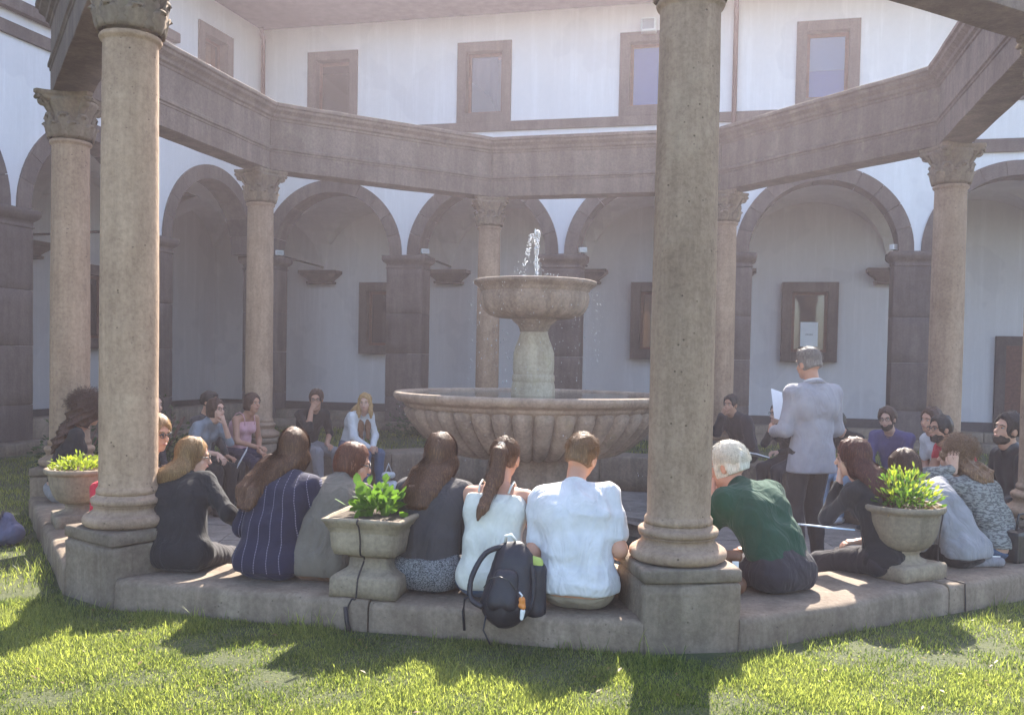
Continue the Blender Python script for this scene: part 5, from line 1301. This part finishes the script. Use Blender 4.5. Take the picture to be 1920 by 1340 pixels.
def mound(n, c, r, h, seed, up=.6, inner=.45):
    g_ = np.random.default_rng(seed); pts = []; dr = []
    while len(pts) < n:
        v = g_.normal(size=3); v /= np.linalg.norm(v); v[2] = abs(v[2]); rad = inner+(1-inner)*g_.random()
        lump = 1+.22*math.sin(v[0]*7+seed)*math.cos(v[1]*6)+.12*math.sin(v[0]*15+v[1]*13)
        pts.append((c[0]+v[0]*r*rad*lump, c[1]+v[1]*r*rad*lump, c[2]+v[2]*h*rad*lump)); d = v*np.array([1, 1, .6])+np.array([0, 0, up])+g_.normal(size=3)*.35; dr.append(d)
    return pts, dr

# urns
def square_urn(loc, rz):
    u = empty('planter_urn', loc, rz, label='square tapered stone urn with broad bright leaves on the front bench', cat='urn')
    link('urn_base', loft_rect('urn_base', [(.178, .178, 0), (.18, .18, .09), (.172, .172, .105), (.13, .13, .125), (.105, .105, .15), (.1, .1, .19)], amp=.004, scale=6, seed=1), M['urn_stone'], u)
    link('urn_bowl', loft_rect('urn_bowl', [(.1, .1, .188), (.115, .115, .2), (.16, .16, .212), (.172, .172, .25), (.18, .18, .32), (.181, .181, .33), (.188, .188, .335), (.188, .188, .345), (.194, .194, .352), (.204, .204, .372), (.216, .216, .385), (.218, .218, .398), (.21, .21, .404), (.19, .19, .402), (.18, .18, .37)], amp=.005, scale=6, seed=2), M['urn_stone'], u)
    link('soil', box_mesh('soil', (-.185, -.185, .36), (.185, .185, .398), .01), M['soil'], u)
    p, d = mound(150, (.0, .0, .4), .15, .15, 5, .8, .2); o = leaf_cloud('leaves', p, d, .075, .042, M['leaf'], u, 5, .25, (.45, 1)); o['kind'] = 'stuff'
    return u
ax_, ay_ = along(0, .507, .1); square_urn((.058, -3.775, Z_BEN), .03)
def round_urn(loc, rz, label, mat, seed, nl, ll, lw, hgt, r0=.17):
    u = empty('planter_urn', loc, rz, label=label, cat='urn', group='round stone urns on the pavilion bench')
    link('urn_base', loft_rect('urn_base', [(.175, .175, 0), (.176, .176, .075), (.168, .168, .088), (.13, .13, .09)], amp=.004, scale=6, seed=seed), M['urn_stone'], u)
    link('urn_stem', lathe('urn_stem', [(.15, .085), (.14, .095), (.108, .108), (.098, .125), (.1, .138), (.108, .142), (.108, .148), (.1, .152)], 40, .002, 8, seed), M['urn_stone'], u)
    link('urn_bowl', lathe('urn_bowl', [(.1, .15), (.13, .158), (.158, .18), (.18, .215), (.194, .26), (.202, .305), (.206, .345), (.209, .353), (.214, .357), (.226, .362), (.234, .375), (.232, .39), (.222, .396), (.205, .392), (.195, .36)], 56, .004, 7, seed), M['urn_stone'], u)
    link('soil', lathe('soil', [(.198, .37), (.1, .378), (.001, .38)], 32, .004, 14, cap=False), M['soil'], u)
    p, d = mound(nl, (0, 0, .385), r0, hgt, seed, .7, .25); o = leaf_cloud('leaves', p, d, ll, lw, mat, u, seed, .2, (.3, 1)); o['kind'] = 'stuff'
    p, d = mound(int(nl*.35), (0, 0, .36), r0*.95, hgt*.5, seed+7, .2, .6); o = leaf_cloud('dry_leaves', p, d, ll*.9, lw, M['dry'], u, seed+2, .6, (0, 1)); o['kind'] = 'stuff'
    return u
M['dry'] = leafy('dry_brown_leaves', (.1, .06, .03), (.24, .15, .08), .25)
ur = round_urn((2.785, -2.527, Z_BEN), .76, 'round stone urn with a dense green and yellow tipped bush on the right bench', M['leaf'], 11, 700, .042, .013, .17, .185)
ur.scale = (1, 1, 1.06)
p, d = mound(260, (0, -.02, .42), .17, .15, 17, .9, .85); o = leaf_cloud('tip_leaves', p, d, .035, .012, M['leaf_yellow'], ur, 8, .1, (.4, 1)); o['kind'] = 'stuff'
round_urn((-2.6, -2.70, Z_BEN), .8, 'round stone urn with low yellow green plants behind the left foreground column', M['leaf_yellow'], 21, 520, .035, .014, .09, .2)
# wires that tie the urns to the bench
def smooth_pts(pts, n=6):
    P = [Vector(p) for p in pts]; P = [P[0]]+P+[P[-1]]; out = []
    for a, b_, c, d in zip(P[:-3], P[1:-2], P[2:-1], P[3:]):
        for i in range(n):
            t = i/n; out.append(.5*((2*b_)+(c-a)*t+(2*a-5*b_+4*c-d)*t*t+(3*b_-a-3*c+d)*t**3))
    return out+[P[-1]]
def wire(pts, r, label):
    pts = smooth_pts(pts); tag(link('tie_wire', tube('tie_wire', pts, r, 6), M['iron']), label, 'wire')
yb = along(0, .5, .315)[1]
wire([(.055, -3.995, .562), (.055, -4.01, .545), (.055, -3.985, .52), (.055, -3.965, .45), (.052, -3.955, .38), (.05, -3.90, .345), (.045, -3.965, .26), (.04, -3.975, .165), (.02, yb-.01, .158), (.0, yb-.014, .1), (.015, yb-.016, .0)], .0045, 'dark wire tied down over the square urn and the bench front')
link('strap_end', tube('strap_end', [(-.01, yb-.015, .12), (.0, yb-.02, .05), (.02, yb-.02, -.02)], .013, 6), M['iron'], COL.objects['tie_wire'])
def g_pt(x, o, z): _, n = side_nrm(1); t_, _ = side_nrm(1); p = VX[1]+t_*x+n*o; return (p.x, p.y, z)
wire([g_pt(1.77, .165, .55), g_pt(1.778, .172, .53), g_pt(1.77, .16, .4), g_pt(1.765, .16, .25), g_pt(1.775, .2, .165), g_pt(1.78, .31, .162), g_pt(1.782, .322, .14), g_pt(1.79, .324, .0)], .004, 'dark wire hanging from the round urn over the right bench edge')

# bushes behind the benches
def bush(loc, r, h, seed, label, n=900, mat=None, ll=.07, lw=.03):
    b_ = empty('bush', loc, 0, label=label, cat='bush')
    V, F = [], []
    g_ = random.Random(seed)
    for i in range(7):
        a = g_.random()*6.28; tube_vf([(0, 0, -.02), (math.cos(a)*r*.3, math.sin(a)*r*.3, h*.4), (math.cos(a)*r*.6, math.sin(a)*r*.6, h*.85)], [.012, .009, .005], 5, V, F)
    link('stem', mesh_np('stem', V, F), M['wood'], b_)
    p, d = mound(n, (0, 0, .03), r, h, seed, .5, .15); o = leaf_cloud('leaves', p, d, ll, lw, mat or M['leaf_dark'], b_, seed, .3, (0, 1)); o['kind'] = 'stuff'
bush((-4.75, 1.2, 0), .5, .72, 31, 'dark leafy bush on the lawn behind the denim shirt woman')
bush((-5.2, .4, 0), .45, .6, 32, 'low dark bush on the lawn beside the left foreground column')
bush((-3.4, 6.6, 0), .7, .62, 33, 'dark bush by the cloister parapet right of the blond woman')
bush((4.75, -.2, 0), .38, .95, 34, 'grey green bush at the right edge behind the man in black leather', 1300, leafy('grey_green_leaves', (.07, .11, .06), (.16, .22, .13), .35), .06, .012)

# ------------------------------------------------------------------ belongings
def softbox(name, prims, mat, parent, k=.03, h=.008, fold=.004, seed=1, cuts=()):
    F = sdf(prims, k, cuts); return joined(name, [nets(*F, h, folds(seed, fold, 18))], mat, parent)
M['pack'] = plain('black_nylon', (.012, .011, .018), .55, var=.3, bmp=.3, bscale=90, spec=.5)
M['orange'] = plain('orange_plastic', (.6, .2, .04), .4); M['yellow'] = plain('lime_fabric', (.42, .48, .12), .7)
bp = empty('backpack', (.81, -3.96, Z_BEN+.045), -.05, label='black backpack leaning on the front bench beside the white tee man', cat='backpack')
softbox('pack_body', [cap((-.04, -.02, .0), (.0, .05, .22), .095, .085), cap((.05, -.02, .0), (.045, .05, .22), .09, .08), cap((0, -.03, -.03), (.0, -.03, .02), .1, .1), cap((-.01, .06, .27), (.03, .06, .28), .05)], M['pack'], bp, .03, .008, .006, 3)
softbox('front_pocket', [cap((-.03, -.09, .02), (-.01, -.055, .15), .055, .045), cap((.04, -.09, .02), (.035, -.055, .15), .05, .045)], M['pack'], bp, .03, .008, .004, 4)
link('carry_loop', tube('carry_loop', [(-.03, .06, .31), (-.02, .03, .355), (.01, .03, .365), (.03, .05, .33)], .009, 6), M['white_plastic'], bp)
for s, pts in ((0, [(-.02, .04, .3), (-.12, -.0, .26), (-.175, -.06, .14), (-.17, -.09, .03), (-.1, -.1, -.01)]), (1, [(.07, .05, .27), (.13, .03, .18), (.14, .0, .02), (.11, -.03, -.05)])):
    link('shoulder_strap', tube('shoulder_strap', smooth_pts(pts), .015, 8), M['pack'], bp)
link('webbing', tube('webbing', [(-.17, -.05, .03), (-.22, -.045, .01), (-.225, -.052, -.06), (-.215, -.056, -.16)], .008, 6), M['pack'], bp)
link('webbing', tube('webbing', [(-.08, -.1, -.05), (-.09, -.11, -.13), (-.05, -.115, -.2)], .005, 6), M['pack'], bp)
link('zip', tube('zip', [(-.09, -.115, .1), (-.05, -.125, .155), (.0, -.13, .17), (.05, -.125, .155), (.085, -.115, .1)], .0035, 5), M['black_plastic'], bp)
softbox('key_charm', [cap((.115, -.1, .05), (.12, -.1, .02), .018, .014), cap((.108, -.105, .02), (.125, -.105, .01), .012)], M['orange'], bp, .01, .005, .0)
softbox('key_charm', [cap((.12, -.1, -.01), (.115, -.1, -.05), .014, .01)], M['cream_plastic'] if 'cream_plastic' in M else M['white_plastic'], bp, .01, .005, .0)
link('key_ring', tube('key_ring', [(.1, -.1, .09), (.12, -.11, .075), (.105, -.11, .05)], .005, 6), M['white_plastic'], bp)
bp.scale = (.9, .9, .88)
b2 = empty('shoulder_bag', (.925, -3.9, Z_BEN), .1, label='dark bag with a lime lining squeezed behind the black backpack', cat='bag')
softbox('bag_body', [cap((-.02, 0, .02), (-.02, .03, .2), .06, .06), cap((.03, 0, .0), (.03, .02, .2), .055, .05)], M['pack'], b2, .03, .008, .004, 6)
softbox('lining', [cap((-.03, .0, .25), (.03, .0, .24), .035, .03, (0, 1, 0), .6)], M['yellow'], b2, .02, .006, .003, 7)
b2.scale = (.8, .8, .95)
g1 = empty('rucksack', (-3.12, -2.84, 0), .5, label='grey blue rucksack lying on the grass at the left edge', cat='rucksack')
softbox('pack_body', [cap((-.07, 0, .08), (.06, 0, .08), .085, .08), cap((-.02, .0, .1), (.02, .01, .18), .09, .05)], cloth('grey_blue_nylon', (.1, .1, .16)), g1, .04, .009, .008, 8)
link('shoulder_strap', tube('shoulder_strap', [(.0, .0, .235), (-.01, -.07, .18), (-.03, -.095, .1), (-.05, -.085, .02)], .009, 6), M['pack'], g1)
g2 = empty('handbag', (3.60, -1.86, Z_BEN), .75, label='black handbag standing on the bench at the right edge of the picture', cat='handbag')
link('bag_body', box_mesh('bag_body', (-.13, -.055, 0), (.13, .055, .2), .025), M['blkleather'], g2)
link('handle', tube('handle', [(-.07, 0, .2), (-.05, 0, .3), (.05, 0, .3), (.07, 0, .2)], .008, 8), M['blkleather'], g2); link('clasp', box_mesh('clasp', (-.02, -.062, .12), (.02, -.052, .16), .003), M['white_plastic'], g2)
g3 = empty('pencil_case', (3.33, -2.13, Z_BEN+.004), .35, label='grey pencil case lying on the right bench behind the round urn', cat='pencil case')
softbox('case_body', [cap((-.09, 0, .03), (.09, 0, .03), .033, .03)], C['greytr'], g3, .01, .006, .004, 10); link('zip', tube('zip', [(-.09, 0, .064), (0, 0, .064), (.09, 0, .062)], .004, 5), M['white_plastic'], g3)
g4 = empty('satchel', (1.80, -3.30, Z_BEN), .3, label='brown leather satchel with a small white tag beside the green polo man', cat='satchel')
softbox('bag_body', [cap((-.08, 0, .05), (.08, 0, .05), .05, .05), cap((-.07, 0, .2), (.07, 0, .2), .035, .035)], M['leather'], g4, .04, .008, .004, 11); link('tag', box_mesh('tag', (.03, -.072, .14), (.065, -.066, .19), .002), M['paper'], g4)
# papers and books
def sheets(name, loc, rot, w, l_, t, mat, label, cat):
    o = link(name, box_mesh(name, (-w/2, -l_/2, -t/2), (w/2, l_/2, t/2), .0), mat); o.location = loc; o.rotation_euler = rot; tag(o, label, cat); return o
nb = sheets('notebook', (-.79, -3.26, .37), (.25, .05, .3), .26, .2, .012, M['paper'], 'open white notebook on the lap of the black sweater woman', 'notebook')
link('cover', box_mesh('cover', (-.135, -.105, -.012), (.135, .105, -.007)), M['black_plastic'], nb)
sheets('folder', (2.36, -2.56, .42), (-.1, .12, .6), .2, .28, .008, plain('pale_blue_card', (.5, .6, .75), .6), 'pale blue folder on the knees of the dark red haired woman', 'folder')
lp = sheets('lecture_papers', (2.43-.02, -.12+.42, Z_FLO+1.2), (1.15, .25, .75), .19, .27, .003, M['paper'], 'white lecture papers held up by the standing man in the blazer', 'papers')
lp.location = (2.17, -.24, Z_FLO+1.3)
sheets('handout', (-3.12, .30, .30), (1.1, .2, -1.1), .15, .21, .003, M['paper'], 'white sheet hanging from the hand of the denim shirt woman', 'paper')
nb2 = sheets('notebook', (1.98, 2.50, .34), (.25, 0, 2.3), .3, .2, .014, M['paper'], 'open notebook on the knees of the woman in black glasses', 'notebook')
link('cover', box_mesh('cover', (-.155, -.105, -.014), (.155, .105, -.008)), M['black_plastic'], nb2)
pk = empty('pink_case', (2.6, 2.05, .1), .5, label='pink pen case held low between the lecturer and the urn', cat='pen case'); softbox('case_body', [cap((-.07, 0, 0), (.07, 0, 0.0), .025)], plain('pink_plastic', (.7, .12, .25), .5), pk, .01, .005, 0)
# white canvas bag hanging by the blond woman, brown scarf, red coat behind the left urn
cb = empty('tote_bag', (-2.28, 2.2, Z_FLO), .8, label='white canvas tote bag standing at the feet of the blond woman', cat='tote bag')
softbox('bag_body', [cap((-.06, 0, .08), (.06, 0, .08), .07, .07), cap((-.05, 0, .22), (.05, 0, .22), .04)], C['white'], cb, .03, .01, .008, 12); link('handle', tube('handle', [(-.04, 0, .26), (0, 0, .36), (.04, 0, .26)], .008, 6), C['white'], cb)
rc = softbox('red_coat', [cap((-2.20, -3.02, .46), (-2.12, -3.10, .28), .06, .07), cap((-2.12, -3.10, .28), (-2.18, -3.13, .19), .07, .03)], C['red'], None, .03, .01, .01, 13); tag(rc, 'crimson coat draped on the bench between the left urn and the column', 'coat')
gs = softbox('garment', [cap((-2.42, -2.93, .175), (-2.33, -2.98, .175), .05, .04, (0, 0, 1), .5)], cloth('slate_cloth', (.06, .07, .1)), None, .02, .009, .01, 14); tag(gs, 'small dark blue cloth lying on the left bench beside the column pedestal', 'cloth')
